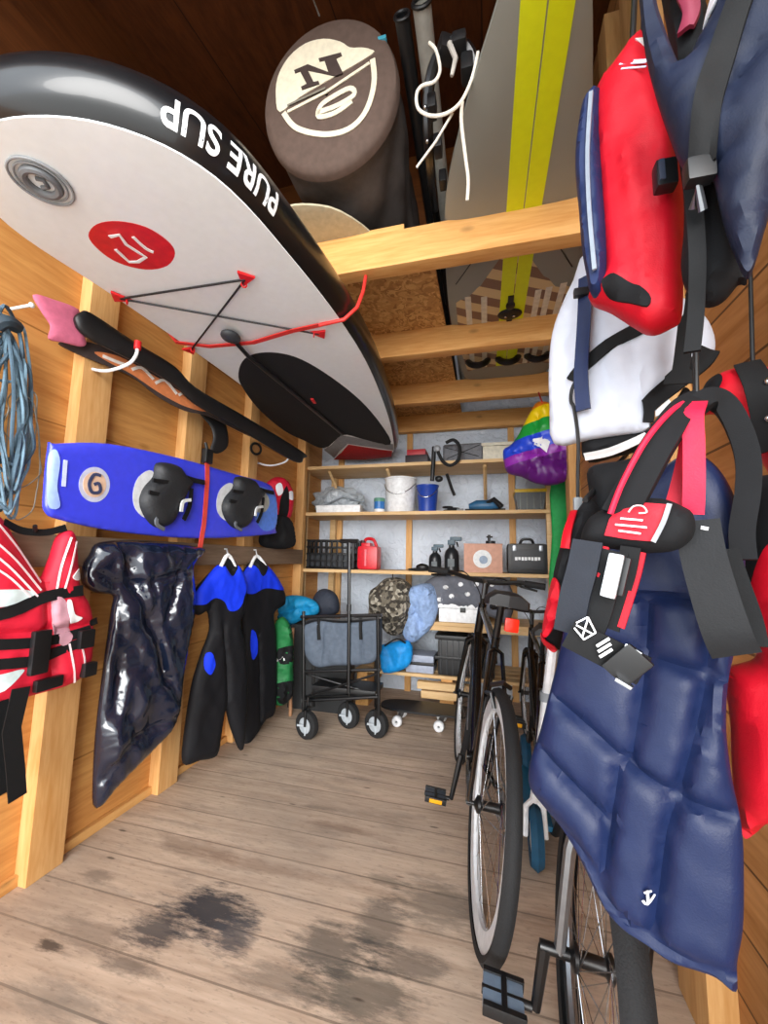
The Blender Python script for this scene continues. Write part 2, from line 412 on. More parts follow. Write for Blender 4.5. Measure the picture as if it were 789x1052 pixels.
# ------------------------------------------------------------------ floor with weathered boards
def floor_mat():
    m = WOOD('weathered_floor', '#cfb8a2', '#a9917c', 0, .75, plank=(1, .145), seam='#8a7766', knots=False, var=.07)
    k = NT.__new__(NT); k.m = m; k.t = m.node_tree; k.b = k.t.nodes['Principled BSDF']
    base = k.b.inputs['Base Color'].links[0].from_socket
    tc = k.n('ShaderNodeTexCoord')
    mp = k.n('ShaderNodeMapping'); mp.inputs['Scale'].default_value = (1.2, 5, 1); k.l(tc.outputs['Object'], mp.inputs[0])
    nz = k.n('ShaderNodeTexNoise', Scale=3.0, Detail=7.0, Roughness=.7); k.l(mp.outputs[0], nz.inputs['Vector'])
    c = k.mix(k.ramp(nz.outputs['Fac'], [(.52, (0, 0, 0, 1)), (.75, (.55, .55, .55, 1))]), base, lin('#6a625c'))
    pk = k.ramp(nz.outputs['Fac'], [(.25, (.5, .5, .5, 1)), (.42, (0, 0, 0, 1))])
    c = k.mix(pk, c, lin('#c4ae98'))
    n2 = k.n('ShaderNodeTexNoise', Scale=9.0, Detail=6.0, Roughness=.75); k.l(mp.outputs[0], n2.inputs['Vector'])
    for (px, py, rx, ry, amt, colr) in ((215, 935, .17, .10, 1.0, '#343338'), (160, 955, .11, .07, .85, '#3d3b3e'), (240, 960, .08, .07, .8, '#45454a'), (90, 960, .16, .06, .45, '#5b4a3e'), (300, 1010, .2, .05, .5, '#5f564d'), (370, 1020, .18, .09, .65, '#474741'), (450, 930, .16, .12, .5, '#504e48'), (200, 870, .25, .06, .35, '#6d5648'), (60, 1030, .2, .05, .4, '#6e6a62'), (340, 975, .13, .10, .7, '#45433f'), (390, 950, .10, .12, .6, '#4a4844'), (50, 972, .05, .02, .9, '#3a2a20'), (130, 990, .12, .03, .6, '#4c423c'), (420, 990, .12, .06, .6, '#403d3a'), (100, 900, .07, .03, .5, '#5a4b40'), (350, 850, .16, .03, .45, '#6d4f3c'), (270, 890, .3, .03, .35, '#7a5a46'), (330, 830, .1, .02, .5, '#574a40'), (400, 905, .08, .03, .5, '#4f4d46')):
        p = on(px, py, 2, 0.0)
        mm = k.n('ShaderNodeMapping'); mm.inputs['Location'].default_value = (-p.x/rx, -p.y/ry, 0); mm.inputs['Scale'].default_value = (1/rx, 1/ry, 0)
        k.l(tc.outputs['Object'], mm.inputs[0])
        ln = k.n('ShaderNodeVectorMath', operation='LENGTH'); k.l(mm.outputs[0], ln.inputs[0])
        d = k.math('ADD', ln.outputs['Value'], k.math('MULTIPLY', k.math('SUBTRACT', n2.outputs['Fac'], .5), 2.4))
        f = k.math('MULTIPLY', k.ramp(d, [(.45, (1, 1, 1, 1)), (1.0, (0, 0, 0, 1))]), amt)
        c = k.mix(f, c, lin(colr))
    vo = k.n('ShaderNodeTexVoronoi', Scale=3.2); k.l(mp.outputs[0], vo.inputs['Vector'])
    n4 = k.n('ShaderNodeTexNoise', Scale=1.6, Detail=4.0); k.l(tc.outputs['Object'], n4.inputs['Vector'])
    c = k.mix(k.ramp(n4.outputs['Fac'], [(.45, (0, 0, 0, 1)), (.7, (.45, .45, .45, 1))]), c, lin('#8d8378'))
    n5 = k.n('ShaderNodeTexNoise', Scale=22.0, Detail=5.0, Roughness=.7); k.l(mp.outputs[0], n5.inputs['Vector'])
    c = k.mix(k.ramp(n5.outputs['Fac'], [(.55, (0, 0, 0, 1)), (.72, (.5, .5, .5, 1))]), c, lin('#66574b'))
    c = k.mix(k.math('MULTIPLY', k.ramp(vo.outputs['Distance'], [(.045, (1, 1, 1, 1)), (.09, (0, 0, 0, 1))]), .7), c, lin('#2f241c'))
    k.l(c, k.b.inputs['Base Color']); return m
struct('floor', MB().bx((XL-.05, -.25, -.06), (XR+.05, YB+.05, 0), 0), floor_mat())
concrete = M('yard_paving', '#dad6cf', .85, kind='rough', scale=12)
struct('floor_yard', MB().bx((-6, -9, -.14), (6, -.25, -.08), 0), concrete)
struct('wall_left', MB().bx((XL-.05, -.25, 0), (XL, YB, 2.34), 0), wallw)
struct('wall_left_upper', MB().bx((XL-.05, -.25, 2.34), (XL, YB, 3.6), 0), WOOD('shaded_wall_brown', '#6b3d1d', '#4c2810', 1, knots=False))  # dimness above the beams put into the wall's brown base colour
struct('wall_right', MB().bx((XR, -.25, 0), (XR+.05, YB, 3.6), 0), wallr)
foil = M('wall_foil', '#c9d3e0', .5, kind='crumple', var=.06, scale=5)
struct('wall_back', MB().bx((XL-.05, YB, 0), (XR+.05, YB+.05, 3.6), 0), foil)
struct('ceiling', MB().add([(XL-.05, -.25, 3.0), (XR+.05, -.25, 3.0), (XR+.05, 2.2, 3.55), (XL-.05, 2.2, 3.55), (XL-.05, -.25, 3.1), (XR+.05, -.25, 3.1), (XR+.05, 2.2, 3.65), (XL-.05, 2.2, 3.65)],
        [(0, 1, 2, 3), (7, 6, 5, 4), (0, 4, 5, 1), (1, 5, 6, 2), (2, 6, 7, 3), (3, 7, 4, 0)]), ceilw)
struct('wall_front_blocker', MB().bx((XL-.05, -.25, 2.70), (XR+.05, -.20, 3.1), 0), wallw)  # unseen header above the doorway, added to hold sky light off the upper zone
struct('ceiling_rear', MB().bx((XL-.05, 2.2, 3.0), (XR+.05, YB+.05, 3.1), 0), ceilw)
struct('trim_1', MB().bx((XL, 2.15, 3.0), (XR, 2.22, 3.56), .004), WOOD('brown_lintel', '#7a4820', '#5b3214', 0, knots=False))
# studs on the walls
def stud(n, px, py, wid, x=XL, dep=.055, z0=0., z1=3.0, m=pine, dy=0):
    y = on(px, py, 0, x+dep if x < 0 else x-dep).y+dy; a = x; b = x+dep if x < 0 else x-dep
    struct('trim_%d' % n, MB().bx((min(a, b), y, z0), (max(a, b), y+wid, z1), .004), m)
stud(2, 76, 465, .12); stud(3, 189, 470, .12); stud(4, 254, 500, .10)
struct('trim_5', MB().bx((XL, 2.95, 0), (XL+.07, 3.03, 2.2), .004), pine)
stud(6, 586, 530, .12, XR, .06); struct('trim_7', MB().bx((XR-.06, 1.17, 0), (XR, 1.33, 3.2), .004), pine)
stud(8, 622, 40, .10, XR, .06, 0, 3.2)
struct('baseboard_left', MB().bx((XL, -.2, 0), (XL+.02, YB, .035), .003), pine_y)
for i, px in enumerate((348, 420, 527)):
    p = on(px, 560, 1, YB-.03); struct('trim_%d' % (9+i), MB().bx((p.x-.025, YB-.035, 0), (p.x+.025, YB, 2.2), .003), pine)
# grey rail plank that carries the left-hand row of gear
solo('rail_plank', MB().bx((XL+.055, .35, 1.035), (XL+.085, 2.95, 1.145), .004), greyw, 'long grey weathered plank fixed level along the left wall studs', 'plank')

# ------------------------------------------------------------------ loft beams
BY = (1.37, 2.05, 2.73, 3.36)
bl = ('nearest pine loft beam overhead, carrying the round brown bag', 'second pine loft beam from the front, under the striped tail of the board',
      'third pine loft beam from the front, beside the black fins', 'rearmost pine loft beam just above the top shelf')
for y, l in zip(BY, bl):
    solo('loft_beam', MB().bx((XL, y, 2.2), (XR, y+.065, ZR), .005), pine_x, l, 'beam', 'pine loft beams overhead')
solo('pine_batten', MB().bx((-1.1, 1.372, ZR), (-.30, 1.43, ZR+.022), .003), pine_x, 'thin pine batten lying on top of the nearest loft beam', 'batten')
def osb_mat():
    k = NT('osb_board'); tc = k.n('ShaderNodeTexCoord')
    v = k.n('ShaderNodeTexVoronoi', Scale=45.0); mp = k.n('ShaderNodeMapping'); mp.inputs['Scale'].default_value = (1, .45, 1)
    nn = k.n('ShaderNodeTexNoise', Scale=12.0); k.l(tc.outputs['Object'], nn.inputs['Vector'])
    av = k.n('ShaderNodeVectorMath', operation='ADD'); k.l(tc.outputs['Object'], av.inputs[0]); s2 = k.n('ShaderNodeVectorMath', operation='SCALE'); s2.inputs['Scale'].default_value = .25; k.l(nn.outputs['Color'], s2.inputs[0]); k.l(s2.outputs[0], av.inputs[1])
    k.l(av.outputs[0], mp.inputs[0]); k.l(mp.outputs[0], v.inputs['Vector']); sp = k.n('ShaderNodeSeparateColor'); k.l(v.outputs['Color'], sp.inputs[0])
    k.l(k.ramp(sp.outputs[0], [(0, '#9a6a36'), (.5, '#c08d50'), (1, '#d9ab6c')]), k.b.inputs['Base Color']); k.b.inputs['Roughness'].default_value = .7
    k.bump(sp.outputs[1], .3, .003); return k.m
solo('particle_board', MB().bx((-1.0, 1.44, ZR), (-.21, 3.42, ZR+.018), .002), osb_mat(), 'flat flake board lying across the loft beams above the paddleboard', 'board')

# ------------------------------------------------------------------ paddleboard slung under the beams
ZS = 1.95
sup_white = M('board_white', '#ecf2f4', .38, var=.02, coat=.2); sup_black = M('board_black_rail', '#0d0f12', .3, coat=.3)
SUPC = V((-.9, 1.7, ZS))
sup = thing('paddleboard', 'large white paddleboard with black rail slung upside down under the loft beams', 'paddleboard', SUPC)
edge = [(-1.23, .69), (-1.215, 1.0), (-1.205, 1.6), (-1.235, 2.4), (-1.25, 2.85), (-1.22, 3.16), (-1.0, 3.24), (-.80, 3.17), (-.71, 2.98), (-.60, 2.4), (-.525, 1.75), (-.515, 1.35), (-.545, .98), (-.60, .70), (-.74, .55), (-.95, .49), (-1.13, .53)]
E2 = smooth(edge, True, 6)
def rail_ring(off, z):
    n = len(E2); out = []
    for i in range(n):
        a, b = E2[i-1], E2[(i+1) % n]; t = V((b[0]-a[0], b[1]-a[1], 0)).normalized(); nr = V((t.y, -t.x, 0))
        out.append(V((E2[i][0], E2[i][1], z))-nr*(-off if True else off))
    return out
ar = sum(E2[i-1][0]*E2[i][1]-E2[i][0]*E2[i-1][1] for i in range(len(E2))); sgn = 1 if ar > 0 else -1
def rail_pt(i, off, z):
    n = len(E2); a, b = E2[(i-1) % n], E2[(i+1) % n]; t = V((b[0]-a[0], b[1]-a[1], 0)).normalized()
    return V((E2[i % n][0], E2[i % n][1], z))+V((t.y, -t.x, 0))*sgn*off
prof = [(-.004, .0), (.016, .012), (.03, .035), (.036, .065), (.033, .095), (.022, .12), (.0, .135), (-.03, .14)]
mb = MB(); n = len(E2)
for i in range(n):
    for o, z in prof: mb.v.append(rail_pt(i, o, ZS+z))
k = len(prof)
for i in range(n):
    j = (i+1) % n
    for q in range(k-1): mb.f.append((i*k+q, j*k+q, j*k+q+1, i*k+q+1))
part('rail', mb, sup_black, sup, 'black rail with white lettering')
SS = Surf([V((x, y, ZS)) for x, y in E2], V((-.9, 1.7, ZS)), V((0, 0, -1)), T=.004, R=.05, e=.002, Tb=0, sub=1, world=True)
part('deck', SS.mesh(.06), sup_white, sup, 'white deck facing down')
mb = MB(); vs = [V((p.x, p.y, ZS+.139)) for p in [rail_pt(i, -.02, 0) for i in range(n)]]; cen = V((-.9, 1.7, ZS+.139)); mb.add(vs+[cen], [(i, (i+1) % n, n) for i in range(n)])
part('bottom_skin', mb, sup_white, sup)
pad = SS.patch([(245, 386), (249, 370), (262, 362), (285, 361), (310, 368), (340, 386), (370, 410), (392, 436), (401, 456), (372, 450), (352, 446), (333, 460), (312, 452), (292, 442), (268, 422), (252, 402)], .001, .006, .03)
part('deck_pad', pad, M('eva_pad', '#0d0e10', .85, kind='rough'), sup, 'black foam deck pad')
part('tail_patch', SS.patch([(333, 462), (350, 446), (404, 456), (404, 462), (357, 455), (343, 470)], .001, .004, .03, 1), M('grey_pad', '#8d9195', .7), sup)
part('tail_wedge', SS.patch([(343, 472), (358, 456), (403, 463), (402, 469), (375, 472)], .001, .004, .03, 1), M('red_pad', '#c01a22', .6), sup, 'red wedge at the tail')
disc = SS.patch([(91, 240), (100, 228), (122, 225), (150, 231), (172, 245), (180, 258), (172, 271), (150, 275), (122, 268), (102, 255)], .0005, .003, .02)
lg = part('logo_disc', disc, red_p, sup, 'red round emblem')
part('logo_mark', SS.strap([(119, 253), (133, 266), (142, 266), (150, 261), (130, 248), (123, 238), (113, 240)], .009, .003, .002, sub=1), white_ink, lg)
part('logo_stroke', SS.strap([(137, 240), (150, 252), (158, 256)], .009, .003, .002, sub=2), white_ink, lg)
# valve ring
vc = on(43, 184, 2, ZS)
vr = part('air_valve', MB().torus(vc-V((0, 0, .009)), .060, .003, seg=40).torus(vc-V((0, 0, .009)), .049, .0025, seg=40), M('ring_grey', '#8e9296', .5), sup, 'grey ringed emblem near the nose')
part('valve_centre', MB().torus(vc-V((0, 0, .009)), .033, .009, seg=36).tube([vc+V((-.012, .01, -.010)), vc+V((.004, .012, -.010)), vc+V((.012, -.004, -.010)), vc+V((0, -.012, -.010))], .005), M('ring_dark', '#6c7074', .5), vr)
anch = {'a': (252, 283), 'b': (124, 303), 'c': (328, 340), 'd': (196, 357)}
for kx, (px, py) in anch.items():
    p = on(px, py, 2, ZS)-V((0, 0, .015)); d = (SUPC+V((0, -.5, 0))-p); d.z = 0; d.normalize(); s_ = V((-d.y, d.x, 0))
    part('cord_anchor', MB().prism([p+d*.035, p-d*.022+s_*.026, p-d*.022-s_*.026], (0, 0, .008)).torus(p+d*.02-V((0, 0, .004)), .008, .0025, (d.x, d.y, 0), 12, 6), red_p, sup)
A = {q: on(*anch[q], 2, ZS)-V((0, 0, .014)) for q in anch}
part('bungee_cord', MB().tube([A['b'], A['a']], .0035).tube([A['a'], A['d']], .0035).tube([A['b'], A['c']], .0035), black, sup)
# lettering on the rail
cum = [0]
for i in range(n): a, b = E2[i], E2[(i+1) % n]; cum.append(cum[-1]+math.hypot(b[0]-a[0], b[1]-a[1]))
def rail_s(s, zz, off):
    s = s % cum[-1]
    for i in range(n):
        if cum[i+1] >= s: break
    f = (s-cum[i])/(cum[i+1]-cum[i]); a = rail_pt(i, off, ZS+zz); b = rail_pt(i+1, off, ZS+zz); return a.lerp(b, f)
def prof_off(z):
    for (o1, z1), (o2, z2) in zip(prof, prof[1:]):
        if z1 <= z <= z2: return o1+(o2-o1)*(z-z1)/(z2-z1)
    return .0
def s_of(px, py):
    c_ = [k*cum[-1]/3000 for k in range(3000)]; c_ = [q for q in c_ if rail_s(q, .05, .03).x > -.85 and rail_s(q, .05, .03).y < 2.2]
    return min(c_, key=lambda q: (lambda w: math.hypot(w[0]-px, w[1]-py))(proj(rail_s(q, .05, .036))))
s1, s2 = s_of(150, 143), s_of(266, 226)
tw = textmesh('PURE SUP', 1.0, lambda x, y, z: V((x, y, z)), .001, .015)
xs = [v.x for v in tw.v]; W = max(xs)-min(xs); x0 = min(xs)
ysv = [v.y for v in tw.v]; yc = (max(ysv)+min(ysv))/2; yh = (max(ysv)-min(ysv))
def railfn(v):
    s = s2+(s1-s2)*(v.x-x0)/W; zz = .052-(v.y-yc)/yh*.062
    return rail_s(s, zz, prof_off(zz)+.0012+(.0008 if v.z > 0 else 0))
tb = bmesh.new(); bv = [tb.verts.new(v) for v in tw.v]
for f in tw.f:
    try: tb.faces.new([bv[i] for i in f])
    except ValueError: pass
bmesh.ops.triangulate(tb, faces=tb.faces); bmesh.ops.subdivide_edges(tb, edges=[e for e in tb.edges if e.calc_length() > .12], cuts=3)
m2 = MB().bm(tb); m2.v = [railfn(v) for v in m2.v]
part('lettering', m2, white_ink, sup)
# paddle slid under the strap along the deck
pk0, pk1, pk2 = on(237, 346, 2, ZS-.03), on(255, 366, 2, ZS-.03), on(352, 446, 2, ZS-.02)
pad_t = thing('paddle', 'black paddle shaft with a knob grip lying along the deck pad of the paddleboard', 'paddle', pk1)
part('shaft', MB().tube([pk0, pk1, pk2], [.008, .009, .010]), blackm, pad_t)
part('grip', MB().ell(pk0, (.035, .042, .018)), M('grip_grey', '#33373b', .5), pad_t)
part('shaft_badge', MB().box(on(322, 412, 2, ZS-.033), (.016, .06, .006), Matrix.Rotation(.15, 3, 'Z'), .001), red_p, pad_t, 'red badge')
# red strap
def supst(pl): return [on(a, b, 2, z) for a, b, z in pl]
st = supst([(182, 352, ZS-.004), (215, 356, ZS-.018), (260, 352, ZS-.018), (300, 340, ZS-.018), (328, 334, ZS-.012)])
e00 = V((-.50, st[-1].y, ZS-.004)); e0 = V((-.458, st[-1].y+.02, ZS+.05)); e1 = V((-.455, 1.36, 2.10)); e2 = V((-.46, 1.405, 2.2))
b0 = V((st[0].x-.05, st[0].y, ZS+.05)); b1 = V((b0.x-.02, 1.405, 2.2))
solo('red_strap', MB().ribbon(st, .02, .004, (0, 0, -1)).tube([st[-1], e00, e0, e1, e2], .007).tube([st[0], b0, b1], .007), M('strap_red', '#d8322c', .6), 'bright red strap looped under the paddleboard and tied to the first beam', 'strap')

# ------------------------------------------------------------------ loft gear
# round kit bag
bc = on(337, 101, 1, 1.11); br = .245; ba = V((.01, 1.0, .0)).normalized()
bag = thing('round_kit_bag', 'brown round canvas bag with a cream emblem, end on over the nearest beam', 'bag', bc+V((0, .4, -br)))
canvas = M('brown_canvas', '#5a4a42', .85, kind='fabric'); canvas2 = M('grey_canvas', '#4b4644', .85, kind='fabric')
up = (V((0, 0, 1))-ba*ba.z).normalized(); sd = ba.cross(up)*-1; sd = up.cross(ba)*-1
sd = V((1, 0, 0)); sd = (sd-ba*sd.dot(ba)).normalized(); up = sd.cross(ba)
if up.z < 0: up = -up
TILT = .16
ne = sd.cross(up-ba*TILT).normalized()
if ne.y < 0: ne = -ne
def cylmesh(rows, seg=56, wr=0.0, cap0=True):
    mb = MB()
    for (d, r) in rows:
        for q in range(seg):
            a = 2*math.pi*q/seg; kk = min(1, max(0, (d-.03)*8)); k = 1+wr*kk*noise.fractal(V((math.cos(a)*1.6+d*2, math.sin(a)*1.6, d*4)), .4, 2., 2)+.025*kk*math.sin(a*7+d*22+2*math.sin(a*2))
            mb.v.append(bc+ba*(d-math.sin(a)*r*TILT*max(0, 1-max(d, 0)/.45))+(sd*math.cos(a)+up*math.sin(a))*r*k)
    for i in range(len(rows)-1):
        for q in range(seg): mb.f.append((i*seg+q, i*seg+(q+1) % seg, (i+1)*seg+(q+1) % seg, (i+1)*seg+q))
    return mb
part('body', cylmesh([(.012, br), (.04, br*1.0)]+[(.06+.025*i, br*(.97 - .006*i)) for i in range(40)]+[(1.06, br*.6), (1.065, .01)], wr=.07, seg=96), canvas2, bag)
end = part('end_panel', cylmesh([(-.012, .005), (-.014, br*.5), (-.012, br*.9), (-.004, br*.985), (.008, br*1.01), (.03, br*1.015), (.035, br*.99)]), canvas, bag, 'round end panel')
def endpt(px, py, off=.016):
    p = onp(px, py, bc-ne*.012, ne); return p-ne*(off-.012)
def endpoly(pl, sub=3): return [endpt(*p) for p in (smooth(pl, True, sub) if sub > 1 else pl)]
cream = M('cream_print', '#ded5bd', .8, var=.08, scale=60)
part('emblem_half', MB().prism(endpoly([(288, 116), (284, 100), (286, 80), (297, 60), (314, 46), (333, 41), (350, 44), (360, 50), (372, 50), (381, 52), (382, 57), (340, 82), (308, 101)]), ne*.003), cream, end, 'cream emblem')
part('emblem_ring', MB().ribbon([endpt(*p) for p in smooth([(292, 117), (298, 126), (306, 133), (322, 138), (340, 139), (358, 134), (372, 122), (381, 104), (385, 82), (383, 62)], False, 4)], .018, .003, ne).ribbon([endpt(*p) for p in [(296, 116), (335, 96), (380, 66)]], .009, .003, ne), cream, end)
part('emblem_blob', MB().ribbon([endpt(*p) for p in smooth([(326, 117), (346, 110), (364, 99), (360, 92), (342, 101), (330, 110), (328, 121), (345, 117), (362, 105)], False, 4)], .016, .003, ne), cream, end)
part('emblem_letter', MB().prism(endpoly([(303, 74), (317, 68), (338, 76), (334, 64), (329, 65), (328, 62), (351, 56), (352, 59), (346, 62), (353, 77), (345, 80), (317, 74), (323, 86), (328, 85), (329, 88), (311, 94), (310, 91), (316, 88), (309, 75), (304, 77)], 1), ne*-.003), M('brown_print', '#3c2e2a', .8), end)
part('emblem_text', MB().ribbon([endpt(296, 110, .018), endpt(335, 92, .018)], .006, .002, ne), M('grey_print', '#7d786c', .8), end)
part('blue_tab', MB().box(endpt(391, 38, .0), (.035, .02, .014)), M('teal_tab', '#3b93a8', .6), bag)
solo('hanging_cord', MB().tube([on(328, 16, 1, 1.10), on(322, 0, 1, 1.12), V((on(322, 0, 1, 1.12).x-.02, 1.12, 3.3))], .003), M('grey_cord', '#6d665e', .7), 'thin grey cord running up from the top of the round bag', 'cord')
# beige board beneath the bag
BZ = ZR+.02
q = [on(a, b, 2, BZ) for a, b in ((386, 243), (350, 217), (320, 210), (295, 212), (284, 222), (286, 238))]
ot = q+[V((-.78, 1.7, BZ)), V((-.80, 2.6, BZ)), V((-.6, 3.0, BZ)), V((-.34, 2.6, BZ)), V((-.32, 1.7, BZ))]
bs = Surf(ot, V((-.5, 1.6, BZ)), V((0, 0, -1)), T=.004, R=.08, e=.004, Tb=.0, world=True, sub=3)
solo('surfboard', bs.mesh(.06), M('beige_board', '#b5ad93', .5), 'beige surfboard nose poking out beneath the round bag', 'surfboard')
# masts
def mast(a, b, r, m, label, sleeve=None):
    t = thing('mast_tube', label, 'tube', (a+b)/2, 'mast tubes on the loft'); d = (b-a).normalized()
    part('tube', MB().lathe(a, [(r*.8, .0), (r, 0), (r, (b-a).length), (r*.8, (b-a).length)], d, 20).lathe(a, [(r*.8, 0), (r*.8, .15)], d, 20), m, t)
    part('end_ring', MB().torus(a, r*.95, r*.22, d, 24, 8), black, t)
    part('far_plug', MB().cyl(b-d*.01, b+d*.004, r*.85), black, t)
mast(on(413, 16, 1, 1.02), V((-.235, 3.1, ZR+.06)), .024, black, 'black hollow mast tube beside the round bag, its open end up front')
mast(on(433, 2, 1, 1.0), V((-.165, 3.1, ZR+.06)), .028, M('mast_grey', '#8f8d86', .45), 'pale grey mast tube with a black collar beside the black one')
# wishbone boom with rope
bz = lambda px, py, y: on(px, py, 1, y-.08)
bm_t = thing('windsurf_boom', 'black windsurf boom with clamp and cleats jammed between masts and grey board', 'boom', bz(450, 150, 1.15))
lp = smooth([bz(447, 215, 1.58), bz(441, 160, 1.22), bz(440, 100, 1.12), bz(448, 62, 1.08), bz(466, 44, 1.06), bz(484, 56, 1.07), bz(486, 90, 1.11), bz(476, 140, 1.2), bz(462, 215, 1.58)], False, 5)
part('tube', MB().tube(lp, .016), blackm, bm_t)
part('far_tube', MB().tube([lp[0], V((-.19, 2.0, ZR+.09))], .016).tube([lp[-1], V((-.14, 2.0, ZR+.09))], .016), blackm, bm_t)
part('clamp', MB().box(bz(460, 52, 1.07), (.06, .05, .05), Matrix.Rotation(.5, 3, 'Z'), .012).box(bz(472, 46, 1.05), (.04, .05, .035), None, .01).box(bz(480, 70, 1.08), (.035, .05, .06), None, .01), black, bm_t)
part('clamp_lever', MB().tube([bz(462, 45, 1.04), bz(468, 60, 1.03), bz(464, 78, 1.04)], [.008, .007, .005]), M('lever_grey', '#a9a49c', .4), bm_t)
for a_ in ((444, 110, 1.09), (450, 150, 1.18), (455, 185, 1.36)): part('cleat', MB().box(bz(*a_), (.025, .045, .048), None, .006), black, bm_t)
part('bolt', MB().ell(bz(437, 110, 1.09), (.006, .006, .006), sub=2).ell(bz(439, 145, 1.16), (.006, .006, .006), sub=2), steel, bm_t)
rope_w = M('white_rope', '#d8d3c6', .8, kind='rough', scale=200)
solo('white_rope', MB().tube(smooth([bz(441, 44, 1.05), bz(448, 52, 1.05), bz(452, 72, 1.04), bz(446, 84, 1.04), bz(434, 88, 1.04), bz(428, 97, 1.04), bz(430, 112, 1.04), bz(443, 119, 1.04), bz(460, 116, 1.04), bz(474, 104, 1.04), bz(485, 80, 1.03), bz(491, 54, 1.03)], False, 5), .0045).tube(smooth([bz(475, 104, 1.04), bz(474, 125, 1.07), bz(478, 160, 1.11), bz(481, 185, 1.14), bz(480, 206, 1.16)], False, 5), .005).tube([bz(465, 116, 1.05), bz(448, 145, 1.07), bz(428, 172, 1.1)], .0035), rope_w, 'loose white rope looped around the black boom', 'rope')
# windsurf board
WZ = ZR+.015; WC = V((.12, 1.7, WZ))
ws = thing('windsurf_board', 'grey windsurf board with two yellow stripes and a wood-striped tail lying on the beams', 'windsurf board', WC)
we = [(.10, .62), (.04, .80), (-.05, 1.02), (-.13, 1.28), (-.165, 1.6), (-.18, 2.0), (-.17, 2.5), (-.10, 2.85), (.12, 2.92), (.34, 2.85), (.43, 2.5), (.44, 2.0), (.42, 1.7), (.37, 1.4), (.30, 1.1), (.235, .82), (.17, .62)]
wsf = Surf([V((x, y, WZ)) for x, y in we], WC, V((0, 0, -1)), T=.02, R=.12, e=.008, Tb=.05, world=True, sub=4)
part('hull', wsf.mesh(.05), M('board_grey', '#85867e', .5, var=.06, scale=3), ws, 'grey hull')
yel = M('neon_yellow', '#d2dc0a', .5, var=.03)
def wx(x, y):   # room point on the board's underside back to its place in the photo frame
    d = V((x, y, WZ))-CAM; c = (d.dot(rt), d.dot(dn), d.dot(fw)); return (CX+F*c[0]/c[2], CY+F*c[1]/c[2])
def stripe(x0a, x1a, ya, x0b, x1b, yb, m, lab=None, off=.001, nm='stripe'):
    pl = [wx(x0a+(x0b-x0a)*t, ya+(yb-ya)*t) for t in [i/8 for i in range(9)]]+[wx(x1b+(x1a-x1b)*t, yb+(ya-yb)*t) for t in [i/8 for i in range(9)]]
    return part(nm, wsf.patch(pl, off, .002, .05, 1), m, ws, lab)
def tail_mat():
    k = NT('tail_veneer'); tc = k.n('ShaderNodeTexCoord'); sx = k.n('ShaderNodeSeparateXYZ'); k.l(tc.outputs['Object'], sx.inputs[0])
    v = k.math('FRACT', k.math('MULTIPLY', k.math('ADD', sx.outputs[1], k.math('MULTIPLY', sx.outputs[0], -.55)), 7.5))
    k.l(k.mix(k.math('GREATER_THAN', v, .5), lin('#c9b184'), lin('#7c5f4c')), k.b.inputs['Base Color']); k.b.inputs['Roughness'].default_value = .5; return k.m
part('tail_panel', wsf.patch([wx(-.14, 1.86), wx(-.02, 1.75), wx(.07, 1.58), wx(.16, 1.58), wx(.25, 1.75), wx(.38, 1.86), wx(.40, 2.3), wx(.39, 2.6), wx(-.12, 2.6), wx(-.15, 2.3)], .0005, .002, .05, 1), tail_mat(), ws, 'diagonally striped wood tail panel')
stripe(.087, .145, .66, .06, .118, 2.55, yel, 'neon yellow stripe', .002)
stripe(.149, .208, .66, .122, .178, 2.55, yel, 'neon yellow stripe', .002)
whs = M('board_pale', '#cfcab9', .5)
for x in (-.095, -.02, .225, .27, .33):
    stripe(x, x+.028, 1.86-abs(x-.115)*.2, x-.005, x+.024, 2.55, whs, None, .0015, 'pale_stripe')
fb = wsf.at(wx(.118, 1.98), .004)
part('fin_box', MB().box(fb, (.028, .26, .012), None, .004).ell(fb+V((0, .01, -.004)), (.06, .045, .012)).ell(fb+V((0, -.06, -.003)), (.022, .03, .012)), black, ws, 'black fin plate')
part('fin_bolt', MB().ell(fb+V((-.02, .01, -.018)), (.008, .008, .004), sub=2).ell(fb+V((.02, .01, -.018)), (.008, .008, .004), sub=2), steel, ws)
for x, l in ((-.05, None), (.13, None), (.30, None)):
    p = wsf.at(wx(x, 2.42), .0)
    part('foot_strap', MB().tube(smooth([p+V((-.06, .03, -.005)), p+V((-.04, 0, -.04)), p+V((.0, -.01, -.055)), p+V((.04, 0, -.04)), p+V((.06, .03, -.005))], False, 4), .02), black, ws)
part('nose_line', wsf.strap([wx(-.13, 1.72), wx(.0, 1.5), wx(.06, 1.40)], .004, .001, .001).v and wsf.strap([wx(.36, 1.72), wx(.24, 1.5), wx(.17, 1.40)], .004, .001, .001, wsf.strap([wx(-.13, 1.72), wx(.0, 1.5), wx(.06, 1.40)], .004, .001, .001)), black, ws)
# ------------------------------------------------------------------ left wall
def ms(px, py, x): return on(px, py, 0, x)
LN = V((1, 0, 0))
